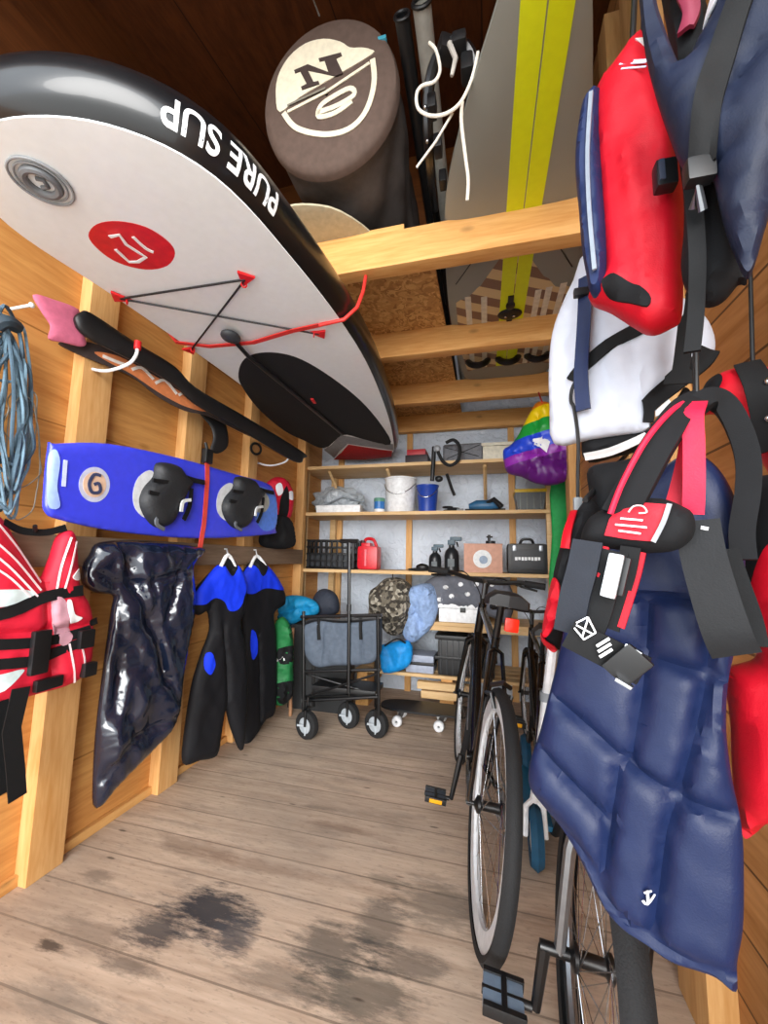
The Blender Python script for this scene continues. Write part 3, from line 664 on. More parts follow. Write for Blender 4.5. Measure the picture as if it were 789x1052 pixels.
# rope bundle
rb = thing('rope_bundle', 'tangled blue-grey rope bundle hanging on the left wall', 'rope', ms(8, 500, -1.44))
rr = random.Random(3)
def loop(px, py, w, h, jit, r, mb, x=-1.46, sl=0):
    P = []
    for k in range(14):
        a = 2*math.pi*k/14; P.append(ms(px+math.sin(a)*w*(1+rr.uniform(-.25, .25))+math.cos(a)*sl, py-math.cos(a)*h*(1+rr.uniform(-.1, .1)), x+rr.uniform(0, jit)))
    n_ = len(P); Q = smooth([tuple(p) for p in P], True, 4); mb.tube(Q, r, 6, closed=True); return mb
m_a, m_b, m_c = MB(), MB(), MB()
for i in range(7): loop(6+rr.uniform(-8, 10), 410+rr.uniform(-12, 20), 16+rr.uniform(-4, 8), 78+rr.uniform(-15, 20), .06, .0055, m_a)
for i in range(6): loop(10+rr.uniform(-8, 10), 420+rr.uniform(-10, 30), 14+rr.uniform(-4, 8), 72+rr.uniform(-20, 20), .06, .0045, m_b)
for i in range(3): loop(26+rr.uniform(-6, 10), 440+rr.uniform(-20, 40), 18+rr.uniform(-4, 8), 50+rr.uniform(-20, 20), .03, .002, m_c)
part('rope_coil', m_a, M('blue_grey_rope', '#4b6272', .8, kind='rough', scale=150), rb); part('rope_coil', m_b, M('pale_blue_rope', '#6d8a9c', .8, kind='rough', scale=150), rb); part('net_line', m_c, M('grey_net', '#8d8a80', .8), rb, 'thin grey net line')
part('wrap', MB().tube(smooth([tuple(ms(a, b, -1.42+c)) for a, b, c in ((-4, 335, 0), (6, 330, .02), (17, 336, .0))], False, 4), .02), M('dark_rope', '#2d3b45', .8), rb)
nl = ms(9, 318, -1.5)
solo('wall_hook', MB().cyl(nl, nl+V((.10, 0, 0)), .005).ell(nl+V((.10, 0, 0)), (.006, .009, .009), sub=2), white_pl, 'white hook holding the rope bundle on the left wall', 'hook', 'hooks on the left wall')
for px, py, l in ((139, 358, 'red-tipped white hook under the front end of the black board'), (296, 466, 'red-tipped white hook under the rear end of the black board')):
    a = ms(px, py, -1.27); h = thing('board_hook', l, 'hook', V((XL+.05, a.y, a.z)), 'hooks on the left wall')
    part('arm', MB().tube(smooth([(XL+.02, a.y, a.z-.05), (XL+.12, a.y, a.z-.075), (-1.30, a.y, a.z-.06), (-1.265, a.y, a.z-.03), (-1.26, a.y, a.z-.0)], False, 5), .006), white_pl, h)
    part('tip', MB().cyl((-1.26, a.y, a.z-.004), (-1.26, a.y, a.z+.026), .012), red_p, h)
# long black board on the hooks
bb = thing('wake_ski', 'long black board with orange and white graphics lying on wall hooks', 'board', ms(190, 400, -1.35))
sk = Surf([(76, 329), (82, 321), (93, 322), (137, 351), (178, 376), (200, 398), (251, 428), (310, 464), (311, 471), (302, 474), (251, 444), (200, 415), (178, 395), (137, 371), (88, 346)], ms(190, 398, -1.30), V((.95, -.25, -.1)), T=.012, R=.03, e=.006, Tb=.01)
part('edge', sk.mesh(.02), black, bb)
base = Surf([(60, 353), (75, 350), (100, 354), (137, 368), (163, 383), (190, 400), (222, 421), (262, 446), (256, 448), (215, 428), (190, 422), (163, 408), (137, 388), (110, 376), (80, 364)], ms(150, 375, -1.40), V((.95, -.25, -.1)), T=.004, R=.02, e=.004, Tb=.004)
bp = part('base', base.mesh(.02), M('graphic_dark', '#3a3130', .5), bb, 'underside with graphics')
part('graphic', base.patch([(96, 362), (120, 366), (150, 382), (180, 400), (212, 422), (190, 418), (163, 404), (135, 385), (110, 372)], .0015, .003, .02), M('graphic_orange', '#c9794a', .5), bp, 'orange graphic')
for a, b, c in (((104, 366), (118, 372), (130, 376)), ((134, 380), (144, 378), (156, 390)), ((158, 394), (168, 391), (180, 405)), ((182, 406), (190, 404), (200, 416))):
    part('graphic_letter', base.strap([a, b, c], .012, .003, .002, sub=3), M('graphic_white', '#dcd4cc', .5), bp)
fin = Surf([(200, 414), (212, 412), (226, 424), (233, 440), (234, 458), (224, 466), (216, 462), (219, 450), (216, 438), (206, 426)], ms(218, 435, -1.36), V((1, -.4, 0)), T=.006, R=.02, e=.002)
part('fin', fin.mesh(.012), black, bb, 'black curved fin')
solo('cord_loop', MB().torus(ms(263, 461, -1.44), .035, .008, (1, -.5, 0), 24, 8).tube([ms(263, 449, -1.44), ms(264, 440, -1.45)], .008), black, 'small black cord loop hanging under the black board', 'loop')
# pink fin
pf = Surf([(34, 303), (55, 308), (80, 318), (80, 330), (88, 350), (84, 356), (66, 352), (50, 348), (52, 335), (44, 322)], ms(65, 330, -1.44), V((1, -.1, 0)), T=.008, R=.03, e=.003)
solo('pink_fin', pf.mesh(.012), M('pink_foam', '#cc6a86', .6), 'pink fish-tail shape on the left wall beside the black board', 'fin')
# blue wakeboard
wb = thing('wakeboard', 'bright blue wakeboard with two black bindings on the left wall rail', 'wakeboard', ms(165, 552, -1.38))
wbs = Surf([(50, 459), (56, 456), (110, 456), (180, 470), (240, 487), (272, 496), (281, 505), (284, 525), (282, 543), (276, 549), (200, 553), (120, 546), (62, 534), (47, 526), (45, 510)], ms(165, 505, -1.36), V((1, -.05, 0)), T=.012, R=.03, e=.006, Tb=.006, sub=4)
part('deck', wbs.mesh(.02), M('wakeboard_blue', '#3a43d8', .32, var=.05, coat=.3), wb, 'blue glossy deck')
part('tip_graphic', wbs.patch([(48, 470), (53, 462), (57, 475), (54, 500), (57, 520), (48, 522), (46, 505)], .004, .005, .01), M('ice_blue', '#8fa6ea', .4), wb, 'pale blue tip')
part('tail_graphic', wbs.patch([(262, 500), (274, 504), (281, 515), (281, 540), (268, 545), (258, 530), (256, 512)], .001, .002, .02), M('sky_blue', '#4f7fe0', .4), wb, 'pale blue tail')
part('side_letter', wbs.strap([(63, 473), (61, 500)], .012, .001, .002), M('ice_white', '#c3cdf5', .4), wb)
def disc_px(S, c, rx, ry, off, t=.002): return S.patch([(c[0]+rx*math.cos(a), c[1]+ry*math.sin(a)) for a in [2*math.pi*i/14 for i in range(14)]], off, t, .012)
em = part('round_emblem', disc_px(wbs, (93, 498), 16, 18, .001), M('emblem_grey', '#b8bcd2', .4), wb, 'pale round emblem')
part('emblem_core', disc_px(wbs, (93, 498), 12, 13, .002), M('emblem_orange', '#d6b49a', .4), em)
part('emblem_swirl', wbs.strap([(99, 489), (92, 488), (87, 497), (90, 506), (98, 505), (97, 497), (92, 498)], .011, .0035, .002), M('emblem_ink', '#39405e', .4), em)
for (cx, cy, s) in ((165, 508, 1.0), (245, 516, .80)):
    q = lambda l: [(cx+a*s, cy+b*s) for a, b in l]
    p = part('binding_plate', wbs.patch(q([(-32, -2), (-26, -18), (-12, -24), (-6, 0), (-10, 22), (-20, 24), (-30, 14)]), .001, .012, .015), M('plate_white', '#cfd3d6', .4), wb, 'white binding base plate')
    part('binding_boot', wbs.patch(q([(-26, 8), (-22, -6), (-12, -18), (-8, -32), (12, -30), (20, -20), (28, -12), (22, -2), (14, 14), (6, 30), (-8, 34), (-20, 24)]), .004, .008, .012, pf=.045), M('boot_black', '#1c1e21', .6, kind='rough'), wb, 'black rubber binding boot')
    part('binding_strap', wbs.strap(q([(14, -18), (28, -14), (38, -12)]), .022, .02, .006, wbs.strap(q([(24, -6), (22, 12), (16, 26)]), .018, .022, .006)), webbing, wb)
    part('boot_strap', wbs.strap(q([(-24, -2), (-8, 2), (10, 8)]), .016, .040, .006, wbs.strap(q([(-20, -14), (-4, -12), (14, -10)]), .016, .040, .006)), webbing, wb); part('heel_loop', wbs.strap(q([(-12, 18), (-14, 30), (-6, 36)]), .014, .03, .006), M('loop_grey', '#5c6064', .6), wb)
    part('binding_buckle', wbs.strap(q([(18, 6), (10, 8), (8, 18)]), .014, .05, .006), M('buckle_white', '#c9ccce', .4), wb)
if True:
    part('tail_emblem', disc_px(wbs, (265, 516), 9, 11, .002), M('emblem_pale', '#a6a9a2', .5), wb, 'pale swirl at the tail')
rs = thing('tie_down_strap', 'red tie-down strap with black ratchet holding the blue wakeboard to the rail', 'strap', ms(206, 556, -1.34))
part('band', wbs.strap([(210, 472), (209, 490), (206, 530), (203, 562)], .028, .006, .002), M('strap_coral', '#d0453a', .6), rs)
part('ratchet', MB().box(wbs.at((210, 469), .012), (.03, .05, .07), None, .006).cyl(wbs.at((210, 462), .01), wbs.at((210, 455), .0), .008), black, rs, 'black ratchet')
# red life jacket
L1 = V((1, -.12, 0)).normalized()
lj = thing('life_jacket', 'red life jacket with white pinstripes and black belts hanging at the left edge', 'life jacket', ms(40, 710, -1.38))
ls = Surf([(-58, 540), (-20, 522), (0, 532), (12, 550), (26, 575), (40, 594), (50, 575), (58, 552), (68, 545), (76, 552), (80, 600), (90, 620), (94, 645), (90, 685), (72, 702), (40, 712), (0, 722), (-50, 726), (-70, 690), (-66, 600)], ms(40, 630, -1.38), L1, T=.035, R=.06, e=.006, Tb=.02, seams=[[(42, 594), (44, 640), (50, 706)], [(-66, 640), (0, 650), (90, 640)]], sd=.02, sw=.012, wr=.006)
part('shell', ls.mesh(.012), M('jacket_red', '#cf1f37', .55, kind='fabric', var=.06), lj)
for l in ([(-10, 538), (14, 566), (36, 598)], [(-20, 552), (8, 576), (34, 606)], [(-20, 566), (4, 586), (30, 612)], [(66, 552), (56, 580), (50, 606)], [(72, 556), (64, 582), (58, 604)], [(-20, 580), (2, 594), (24, 614)], [(72, 650), (78, 674), (80, 694)], [(62, 660), (66, 682), (70, 700)]):
    part('pinstripe', ls.strap(l, .005, .002, .002), M('stripe_white', '#eed7da', .6), lj)
part('collar_strap', ls.strap([(0, 536), (20, 545), (45, 547), (66, 542)], .022, .0, .004), webbing, lj)
part('grey_panel', ls.patch([(46, 618), (58, 616), (66, 652), (52, 660)], .004, .005, .01), M('panel_grey', '#b98a96', .6, kind='fabric'), lj, 'greyish centre panel')
part('white_panel', ls.patch([(-30, 608), (0, 605), (22, 606), (26, 612), (0, 622), (-30, 622)], .001, .002, .015), M('panel_white', '#c8d6d6', .6), lj)
part('white_panel', ls.patch([(-20, 696), (4, 688), (16, 686), (12, 692), (-10, 710)], .001, .002, .015), M('panel_white', '#c8d6d6', .6), lj)
part('logo_tab', ls.patch([(60, 618), (64, 616), (68, 630), (76, 634), (66, 640), (62, 632)], .005, .005, .008), white_ink, lj)
part('logo_tab', ls.patch([(66, 592), (76, 584), (80, 592), (72, 596)], .005, .005, .008), white_ink, lj)
for l, w in (([(-60, 640), (0, 628), (40, 612), (78, 606)], .035), ([(-60, 662), (10, 660), (48, 656), (86, 646)], .03), ([(-60, 684), (0, 680), (30, 676), (60, 664), (88, 654)], .03)):
    part('belt', ls.strap(l, w, .002, .004), webbing, lj)
part('buckle', MB().box(ls.at((29, 668), .012), (.02, .05, .13), None, .006), black, lj); part('buckle', MB().box(ls.at((82, 686), .012), (.025, .045, .045), None, .006), black, lj)
part('buckle', MB().box(ls.at((78, 655), .012), (.02, .05, .06), None, .006), black, lj); part('buckle', MB().box(ls.at((40, 700), .012), (.02, .08, .035), None, .006), black, lj)
part('strap_end', ls.strap([(88, 640), (96, 637)], .022, .004, .004), webbing, lj)
t0 = ls.at((10, 704), .012); part('crotch_strap', MB().ribbon([t0, ms(12, 750, -1.335), ms(16, 790, -1.345), ms(18, 820, -1.35)], .045, .004, L1).ribbon([ms(2, 720, -1.36), ms(2, 760, -1.37), ms(4, 815, -1.38)], .03, .004, L1), webbing, lj, 'long black hanging strap')
solo('coat_hook', MB().tube([ms(36, 545, XL+.08), ms(36, 545, -1.37), ms(36, 540, -1.36)], .006), black, 'black hook on the grey rail behind the red life jacket', 'hook', 'hooks on the left wall')
# shiny black plastic
plastic = M('shiny_black_film', '#121a2c', .17, kind='rough', scale=6, spec=.7, coat=.5)
bs2 = Surf([(85, 583), (92, 570), (103, 557), (150, 556), (204, 562), (209, 568), (197, 582), (200, 620), (193, 660), (187, 698), (179, 742), (150, 776), (120, 806), (98, 830), (96, 800), (99, 750), (106, 690), (114, 630), (116, 612), (98, 609), (85, 600)], ms(150, 680, -1.37), V((1, -.2, 0)), T=.03, R=.06, e=.005, Tb=.01, wr=.026, wf=6.5, seams=[[(120, 560), (150, 640), (178, 720)], [(150, 600), (160, 660), (165, 700)], [(185, 566), (178, 590), (165, 640)], [(178, 735), (130, 760), (100, 800)], [(112, 600), (122, 660), (112, 740)], [(96, 590), (130, 600), (190, 585)]], sd=.018, sw=.016)
solo('plastic_sack', bs2.mesh(.011), plastic, 'shiny crumpled black plastic sack hanging from the grey rail', 'sack', ang=60)
# wetsuits
neo = M('neoprene_black', '#0d0e13', .7, kind='fabric'); neob = M('neoprene_blue', '#0f35dc', .65, kind='fabric', var=.05)
def suit(outl, x, label, blue, collar, patch, legline, hang):
    S = Surf(outl, ms(outl[0][0], 660, x), V((1, -.25, 0)), T=.028, R=.05, e=.005, Tb=.02, seams=legline, sd=.014, sw=.012, wr=.007, wf=7)
    t = thing('wetsuit', label, 'wetsuit', ms(outl[0][0], 770, x), 'wetsuits on the rail')
    part('body', S.mesh(.013), neo, t); part('shoulder_panel', S.patch(blue, .004, .006, .010), neob, t, 'bright blue shoulders')
    part('collar', S.patch(collar, .004, .006, .012, pf=.008), neo, t); part('waist_patch', S.patch(patch, .004, .005, .010), neob, t, 'blue side patch')
    h = part('hanger', MB().tube(smooth([tuple(S.at((hang[0]-8, hang[1]+12), .0)), tuple(S.at(hang, .01)), tuple(S.at((hang[0]+8, hang[1]+12), .0))], False, 4), .010).tube([S.at(hang, .01), ms(hang[0]+1, hang[1]-6, -1.42), V((-1.45, ms(hang[0]+1, hang[1]-6, -1.42).y, ms(hang[0]+1, hang[1]-6, -1.42).z))], .004), white_pl, t, 'white plastic hanger'); return t
suit([(227, 579), (213, 591), (199, 608), (196, 622), (203, 632), (213, 628), (215, 648), (206, 674), (197, 705), (190, 750), (188, 784), (204, 781), (221, 776), (226, 752), (231, 728), (237, 748), (247, 771), (251, 750), (253, 700), (250, 660), (246, 640), (250, 625), (252, 600), (243, 580), (235, 588)], -1.34,
     'black wetsuit with blue shoulders on a white hanger, nearer of the two',
     [(225, 580), (213, 591), (199, 609), (197, 620), (206, 620), (216, 614), (226, 618), (231, 627), (240, 625), (246, 612), (251, 598), (243, 581), (235, 592)], [(228, 578), (234, 592), (242, 580), (236, 573)], [(208, 672), (213, 670), (216, 682), (211, 692), (206, 686)], [[(231, 728), (230, 690), (226, 640)], [(214, 620), (216, 650)]], (232, 570))
suit([(258, 577), (249, 590), (246, 612), (249, 640), (250, 680), (250, 730), (249, 768), (262, 754), (271, 740), (281, 731), (283, 690), (282, 650), (280, 630), (291, 621), (291, 608), (282, 591), (270, 578)], -1.40,
     'black wetsuit with blue shoulders, farther one tucked behind the first',
     [(256, 580), (248, 592), (247, 606), (254, 610), (268, 604), (284, 606), (289, 604), (281, 591), (270, 580), (265, 590)], [(259, 578), (265, 592), (272, 580), (266, 573)], [(254, 648), (259, 652), (260, 670), (255, 676)], [[(264, 740), (264, 690), (262, 650)]], (262, 571))
# corner gear
rv = Surf([(274, 497), (284, 490), (294, 494), (300, 508), (298, 530), (288, 538), (278, 530), (272, 512)], ms(287, 512, -1.42), V((1, -.5, 0)), T=.05, R=.06, e=.006, wr=.01)
kv = thing('buoyancy_vest', 'red and white vest hanging in the back left corner behind the wakeboard', 'vest', ms(287, 535, -1.42))
part('shell', rv.mesh(.015), M('corner_red', '#c41c35', .6, kind='fabric'), kv); part('white_panel', rv.patch([(279, 500), (284, 497), (286, 506), (281, 510)], .002, .004, .02), white_f, kv); part('white_panel', rv.patch([(292, 506), (297, 506), (297, 514), (292, 513)], .002, .004, .02), white_f, kv)
part('black_panel', rv.patch([(284, 512), (290, 500), (292, 520), (288, 536), (282, 530)], .003, .004, .02), black_f, kv)
bs3 = Surf([(268, 548), (276, 534), (288, 528), (298, 536), (302, 552), (300, 562), (284, 564), (268, 560)], ms(285, 552, -1.40), V((1, -.5, 0)), T=.05, R=.05, e=.006, wr=.02)
solo('black_holdall', bs3.mesh(.015), black_f, 'small black bag sitting on the rail in the back left corner', 'bag')
gb = Surf([(283, 640), (292, 634), (299, 650), (300, 680), (299, 712), (290, 724), (280, 720), (279, 690), (281, 660)], ms(290, 690, -1.34), V((.8, -.6, 0)), T=.06, R=.07, e=.006, wr=.035)
gt = thing('green_pack', 'green and black pack standing in the back left corner beside the wetsuits', 'bag', ms(290, 724, -1.34))
part('shell', gb.mesh(.015), M('green_nylon', '#1f6b3a', .6, kind='fabric'), gt); part('black_panel', gb.patch([(283, 665), (298, 662), (299, 676), (284, 680)], .003, .004, .02), black_f, gt); part('white_label', gb.patch([(278, 676), (290, 670), (291, 675), (280, 681)], .004, .004, .02, 1), white_ink, gt)
part('dark_base', gb.patch([(282, 700), (299, 698), (297, 712), (290, 721), (282, 718)], .003, .004, .02), black_f, gt)
# ------------------------------------------------------------------ shelving along the back wall
YF = 3.0
def mb_(px, py, y=YF): return on(px, py, 1, y)
sh_pine = WOOD('shelf_pine', '#dcbb8c', '#c39d69', 0, knots=False)
ST = 1.835; S2 = 1.452; S3 = 0.997; S4 = .635
un = thing('shelving_unit', 'built-in pine shelving unit filled with gear along the back wall', 'shelf', V((-.5, 3.2, 0)))
for z, x0, x1 in ((ST, -1.51, .46), (S2, -1.51, .45), (S3, -1.51, .46), (S4, -.46, .50)):
    part('shelf_board', MB().bx((x0, YF, z-.026), (x1, YB-.036, z), .003), sh_pine, un)
part('upright', MB().bx((-1.50, YF+.005, .0), (-1.45, YF+.055, ST-.027), .003), sh_pine, un)
part('upright', MB().bx((-1.38, YB-.09, .0), (-1.33, YB-.037, ST-.027), .003), sh_pine, un)
part('upright', MB().bx((.40, YF+.03, .0), (.44, YF+.07, ST-.027), .003), sh_pine, un)
for x in (-1.28, -.78, -.02):
    part('bracket', MB().tube([(x, YF+.06, ST-.035), (x, YB-.05, ST-.27)], .014, 4), sh_pine, un)
part('front_lip', MB().bx((-.46, YF+.0, S4-.06), (.5, YF+.018, S4-.027), .002), sh_pine, un)
def at(px, py, z, y): # point on shelf with image column px at depth y
    p = on(px, py, 1, y); return V((p.x, y, z))
def xs(px, y, py=560): return on(px, py, 1, y).x
# --- top shelf
t = thing('tool_box', 'low dark box with a red lid on the top shelf right of the paddleboard tail', 'box', V((xs(432, 3.15, 462), 3.15, ST)))
x0, x1 = xs(418, 3.15, 460), xs(441, 3.15, 460)
part('body', MB().bx((x0, 3.08, ST), (x1, 3.28, ST+.08), .01), M('box_dark', '#2b1d22', .5), t); part('lid', MB().bx((x0+.01, 3.09, ST+.08), (x1-.02, 3.26, ST+.13), .015), M('lid_red', '#a81f2a', .5), t)
x0, x1 = xs(456, 3.15, 460), xs(496, 3.15, 460)
gbs = MB(); gbs.box(((x0+x1)/2, 3.18, ST+.075), (x1-x0, .22, .15), None, .03, 3)
t = thing('grey_bag', 'grey fabric bag on the top shelf beneath the last beam', 'bag', V(((x0+x1)/2, 3.18, ST)))
part('body', gbs, M('bag_grey', '#6f7177', .7, kind='crumple'), t); part('cord', MB().tube([(x0+.02, 3.066, ST+.12), (x1-.03, 3.066, ST+.04)], .003).tube([(x0+.03, 3.066, ST+.03), (x1-.02, 3.066, ST+.13)], .003), black, t)
x0, x1 = xs(496, 3.15, 460), xs(545, 3.15, 460)
t = thing('storage_bin', 'long pale cream bin on the top shelf behind the rainbow bag', 'box', V(((x0+x1)/2, 3.2, ST)))
cb = M('bin_cream', '#cfc9b6', .5)
part('body', MB().bx((x0, 3.08, ST), (x1+.1, 3.32, ST+.12), .012), cb, t); part('lid', MB().bx((x0-.01, 3.07, ST+.12), (x1+.11, 3.33, ST+.145), .008), cb, t)
# stirrup pump hanging over the front of the top shelf
pp = thing('hand_pump', 'black hand pump with curled hose hanging over the front of the top shelf', 'pump', mb_(447, 500, 2.96))
part('tube', MB().cyl(mb_(444, 494, 2.965), mb_(446, 459, 2.965), .016), black, pp); part('head', MB().ell(mb_(449, 461, 2.955), (.028, .02, .028)), M('pump_grey', '#8f9398', .4), pp)
part('hose', MB().tube(smooth([tuple(mb_(a, b, 2.955)) for a, b in ((449, 462), (455, 474), (463, 478), (471, 472), (472, 459), (466, 452), (458, 455))], False, 5), .013), rubber, pp); part('foot', MB().ell(mb_(451, 492, 2.96), (.03, .025, .024)), black, pp)
# --- second shelf
yq = 3.14
t = thing('clear_bag', 'crumpled translucent grey plastic bag on the left end of the second shelf', 'bag', V((xs(340, yq), yq, S2)))
cl = MB(); cl.ell((xs(345, 3.25), 3.26, S2+.125), (.22, .09, .115), None, 4, .35, 5)
part('film', cl, M('clear_film', '#aab3bb', .25, kind='crumple', coat=.4), t); part('fold', MB().tube([(xs(325, yq), 3.16, S2+.06), (xs(350, yq), 3.15, S2+.15), (xs(372, yq), 3.15, S2+.1)], .008), M('film_edge', '#8e979f', .3), t)
x0, x1 = xs(328, 3.1, 520), xs(372, 3.1, 520)
t = thing('carton', 'flat white carton in front of the crumpled bag on the second shelf', 'box', V(((x0+x1)/2, 3.12, S2)))
part('body', MB().bx((x0, 3.04, S2), (x1, 3.12, S2+.055), .004), white_pl, t); part('lid', MB().bx((x0-.004, 3.036, S2+.045), (x1+.004, 3.124, S2+.062), .003), white_pl, t)
def lathe_thing(name, label, cat, px, y, z, profs):
    c = V((xs(px, y), y, z)); t = thing(name, label, cat, c)
    for nm, pr, m, *lb in profs: part(nm, MB().lathe(c, pr), m, t, lb[0] if lb else None)
    return t, c
lathe_thing('paint_tin', 'small blue and white tin with a green lid on the second shelf', 'tin', 389, 3.1, S2, [('body', [(0, 0), (.043, 0), (.043, .03), (.043, .09), (0, .09)], M('tin_blue', '#2f6fb4', .4)), ('label_band', [(.0435, .0), (.044, .002), (.044, .028), (.0435, .03)], white_pl), ('lid', [(0, .12), (.042, .12), (.046, .115), (.046, .09), (.03, .09)], M('tin_green', '#5c8f7a', .5))])
bt, bcn = lathe_thing('bucket', 'tall white plastic bucket on the second shelf', 'bucket', 411, 3.16, S2, [('body', [(0, 0), (.105, 0), (.112, .01), (.128, .27), (.134, .275), (.134, .285), (.124, .285), (.12, .27), (.10, .02), (0, .02)], white_pl)])
part('handle', MB().tube(smooth([(bcn.x-.13, 3.13, S2+.24), (bcn.x-.08, 3.04, S2+.17), (bcn.x, 3.03, S2+.14), (bcn.x+.08, 3.04, S2+.17), (bcn.x+.13, 3.13, S2+.24)], False, 5), .003), steel, bt)
bt, bcn = lathe_thing('pail', 'smaller deep blue pail beside the tall white bucket', 'bucket', 439, 3.12, S2, [('body', [(0, 0), (.068, 0), (.085, .20), (.09, .205), (.09, .215), (.082, .215), (.066, .015), (0, .015)], M('pail_blue', '#1c3f9c', .4))])
part('handle', MB().tube(smooth([(bcn.x-.085, 3.1, S2+.19), (bcn.x-.05, 3.035, S2+.13), (bcn.x, 3.02, S2+.11), (bcn.x+.05, 3.035, S2+.13), (bcn.x+.085, 3.1, S2+.19)], False, 5), .003), steel, bt)
solo('dangling_cord', MB().tube(smooth([tuple(mb_(a, b, 3.1)) for a, b in ((459, 487), (461, 493), (464, 502), (467, 509))], False, 4), .012), black, 'short black strap dangling under the top shelf right of the blue pail', 'strap')
t = thing('hand_drill', 'blue and black power tool lying on the second shelf', 'tool', V((xs(500, 3.12), 3.12, S2)))
part('body', MB().tube([(xs(482, 3.12), 3.12, S2+.045), (xs(490, 3.12), 3.12, S2+.05), (xs(506, 3.12), 3.12, S2+.05), (xs(514, 3.12), 3.12, S2+.045)], [.02, .042, .044, .025], 14), M('tool_blue', '#25597f', .45), t)
part('grip', MB().tube([(xs(500, 3.1), 3.1, S2+.06), (xs(508, 3.08), 3.08, S2+.09), (xs(516, 3.06), 3.06, S2+.03)], [.018, .02, .022], 10), black, t); part('blade_guard', MB().tube([(xs(478, 3.1), 3.1, S2+.012), (xs(520, 3.1), 3.1, S2+.012)], .012), black, t)
t = thing('coiled_cable', 'small heap of dark cable on the second shelf between pail and power tool', 'cable', V((xs(465, 3.12), 3.12, S2)))
part('loops', MB().torus((xs(463, 3.12), 3.12, S2+.012), .05, .008).torus((xs(466, 3.12), 3.12, S2+.026), .042, .008).torus((xs(460, 3.1), 3.1, S2+.038), .036, .006), rubber, t); part('plug', MB().box((xs(473, 3.08), 3.08, S2+.012), (.05, .025, .024), None, .006), M('plug_grey', '#6c6f70', .5), t)
x0, x1 = xs(529, 3.1, 515), xs(560, 3.1, 515)
t = thing('lidded_crate', 'dark see-through tub with a yellow rim at the right end of the second shelf', 'box', V(((x0+x1)/2, 3.12, S2)))
part('body', MB().add([(x0+.02, 3.05, S2), (x1-.02, 3.05, S2), (x1-.02, 3.22, S2), (x0+.02, 3.22, S2), (x0, 3.03, S2+.13), (x1, 3.03, S2+.13), (x1, 3.24, S2+.13), (x0, 3.24, S2+.13)], [(3, 2, 1, 0), (4, 5, 6, 7), (0, 1, 5, 4), (1, 2, 6, 5), (2, 3, 7, 6), (3, 0, 4, 7)]), M('tub_dark', '#3a3f3e', .35), t)
part('rim', MB().bx((x0-.006, 3.024, S2+.13), (x1+.006, 3.246, S2+.155), .006), M('rim_yellow', '#d9b400', .45), t, 'yellow rim')
for i in range(4): part('side_rib', MB().bx((x0+.03+i*(x1-x0-.07)/3, 3.03, S2+.01), (x0+.038+i*(x1-x0-.07)/3, 3.05, S2+.125), .001), M('rib_grey', '#60645f', .4), t)
# --- third shelf
x0, x1 = xs(308, 3.06, 565), xs(364, 3.06, 565); y0, y1 = 3.04, 3.30
t = thing('folding_crate', 'black slatted folding crate at the left end of the third shelf', 'crate', V(((x0+x1)/2, 3.17, S3)))
part('base', MB().bx((x0, y0, S3), (x1, y1, S3+.015), .003), black, t)
def grid(mb, a, b, z0, z1, nx, nz, dirx=True, y=0, th=.012):
    for i in range(nx+1):
        q = a+(b-a)*i/nx; mb.bx((q-.006, y, z0) if dirx else (y, q-.006, z0), (q+.006, y+th, z1) if dirx else (y+th, q+.006, z1), .001)
    for j in range(nz+1):
        z = z0+(z1-z0)*j/nz; mb.bx((a, y, z-.006) if dirx else (y, a, z-.006), (b, y+th, z+.006) if dirx else (y+th, b, z+.006), .001)
    return mb
part('front_panel', grid(MB(), x0, x1, S3+.01, S3+.23, 10, 4, True, y0), black, t); part('back_panel', grid(MB(), x0, x1, S3+.01, S3+.23, 10, 4, True, y1-.012), black, t)
part('side_panel', grid(MB(), y0, y1, S3+.01, S3+.23, 5, 4, False, x0), black, t); part('side_panel', grid(MB(), y0, y1, S3+.01, S3+.23, 5, 4, False, x1-.012), black, t)
part('content', MB().bx((x0+.03, y0+.04, S3+.016), (x1-.04, y1-.04, S3+.13), .02), M('crate_content', '#33363b', .7), t, 'dark contents')
cx = xs(379, 3.1, 565)
t = thing('fuel_can', 'red plastic jerrycan with a handle on the third shelf beside the crate', 'canister', V((cx, 3.12, S3)))
part('body', MB().bx((cx-.085, 3.05, S3), (cx+.085, 3.19, S3+.19), .035).bx((cx-.06, 3.07, S3+.17), (cx+.02, 3.17, S3+.215), .02), M('can_red', '#cc1426', .35), t)
part('handle', MB().tube(smooth([(cx-.05, 3.12, S3+.2), (cx-.03, 3.12, S3+.245), (cx+.03, 3.12, S3+.24), (cx+.06, 3.12, S3+.18)], False, 4), .013), M('can_red', '', .35), t); part('cap', MB().cyl((cx-.055, 3.12, S3+.20), (cx-.055, 3.12, S3+.235), .022), M('cap_dark', '#35161a', .5), t)
part('side_rib', MB().bx((cx-.02, 3.046, S3+.03), (cx-.005, 3.052, S3+.16), .002), M('can_pale', '#e8707a', .4), t)
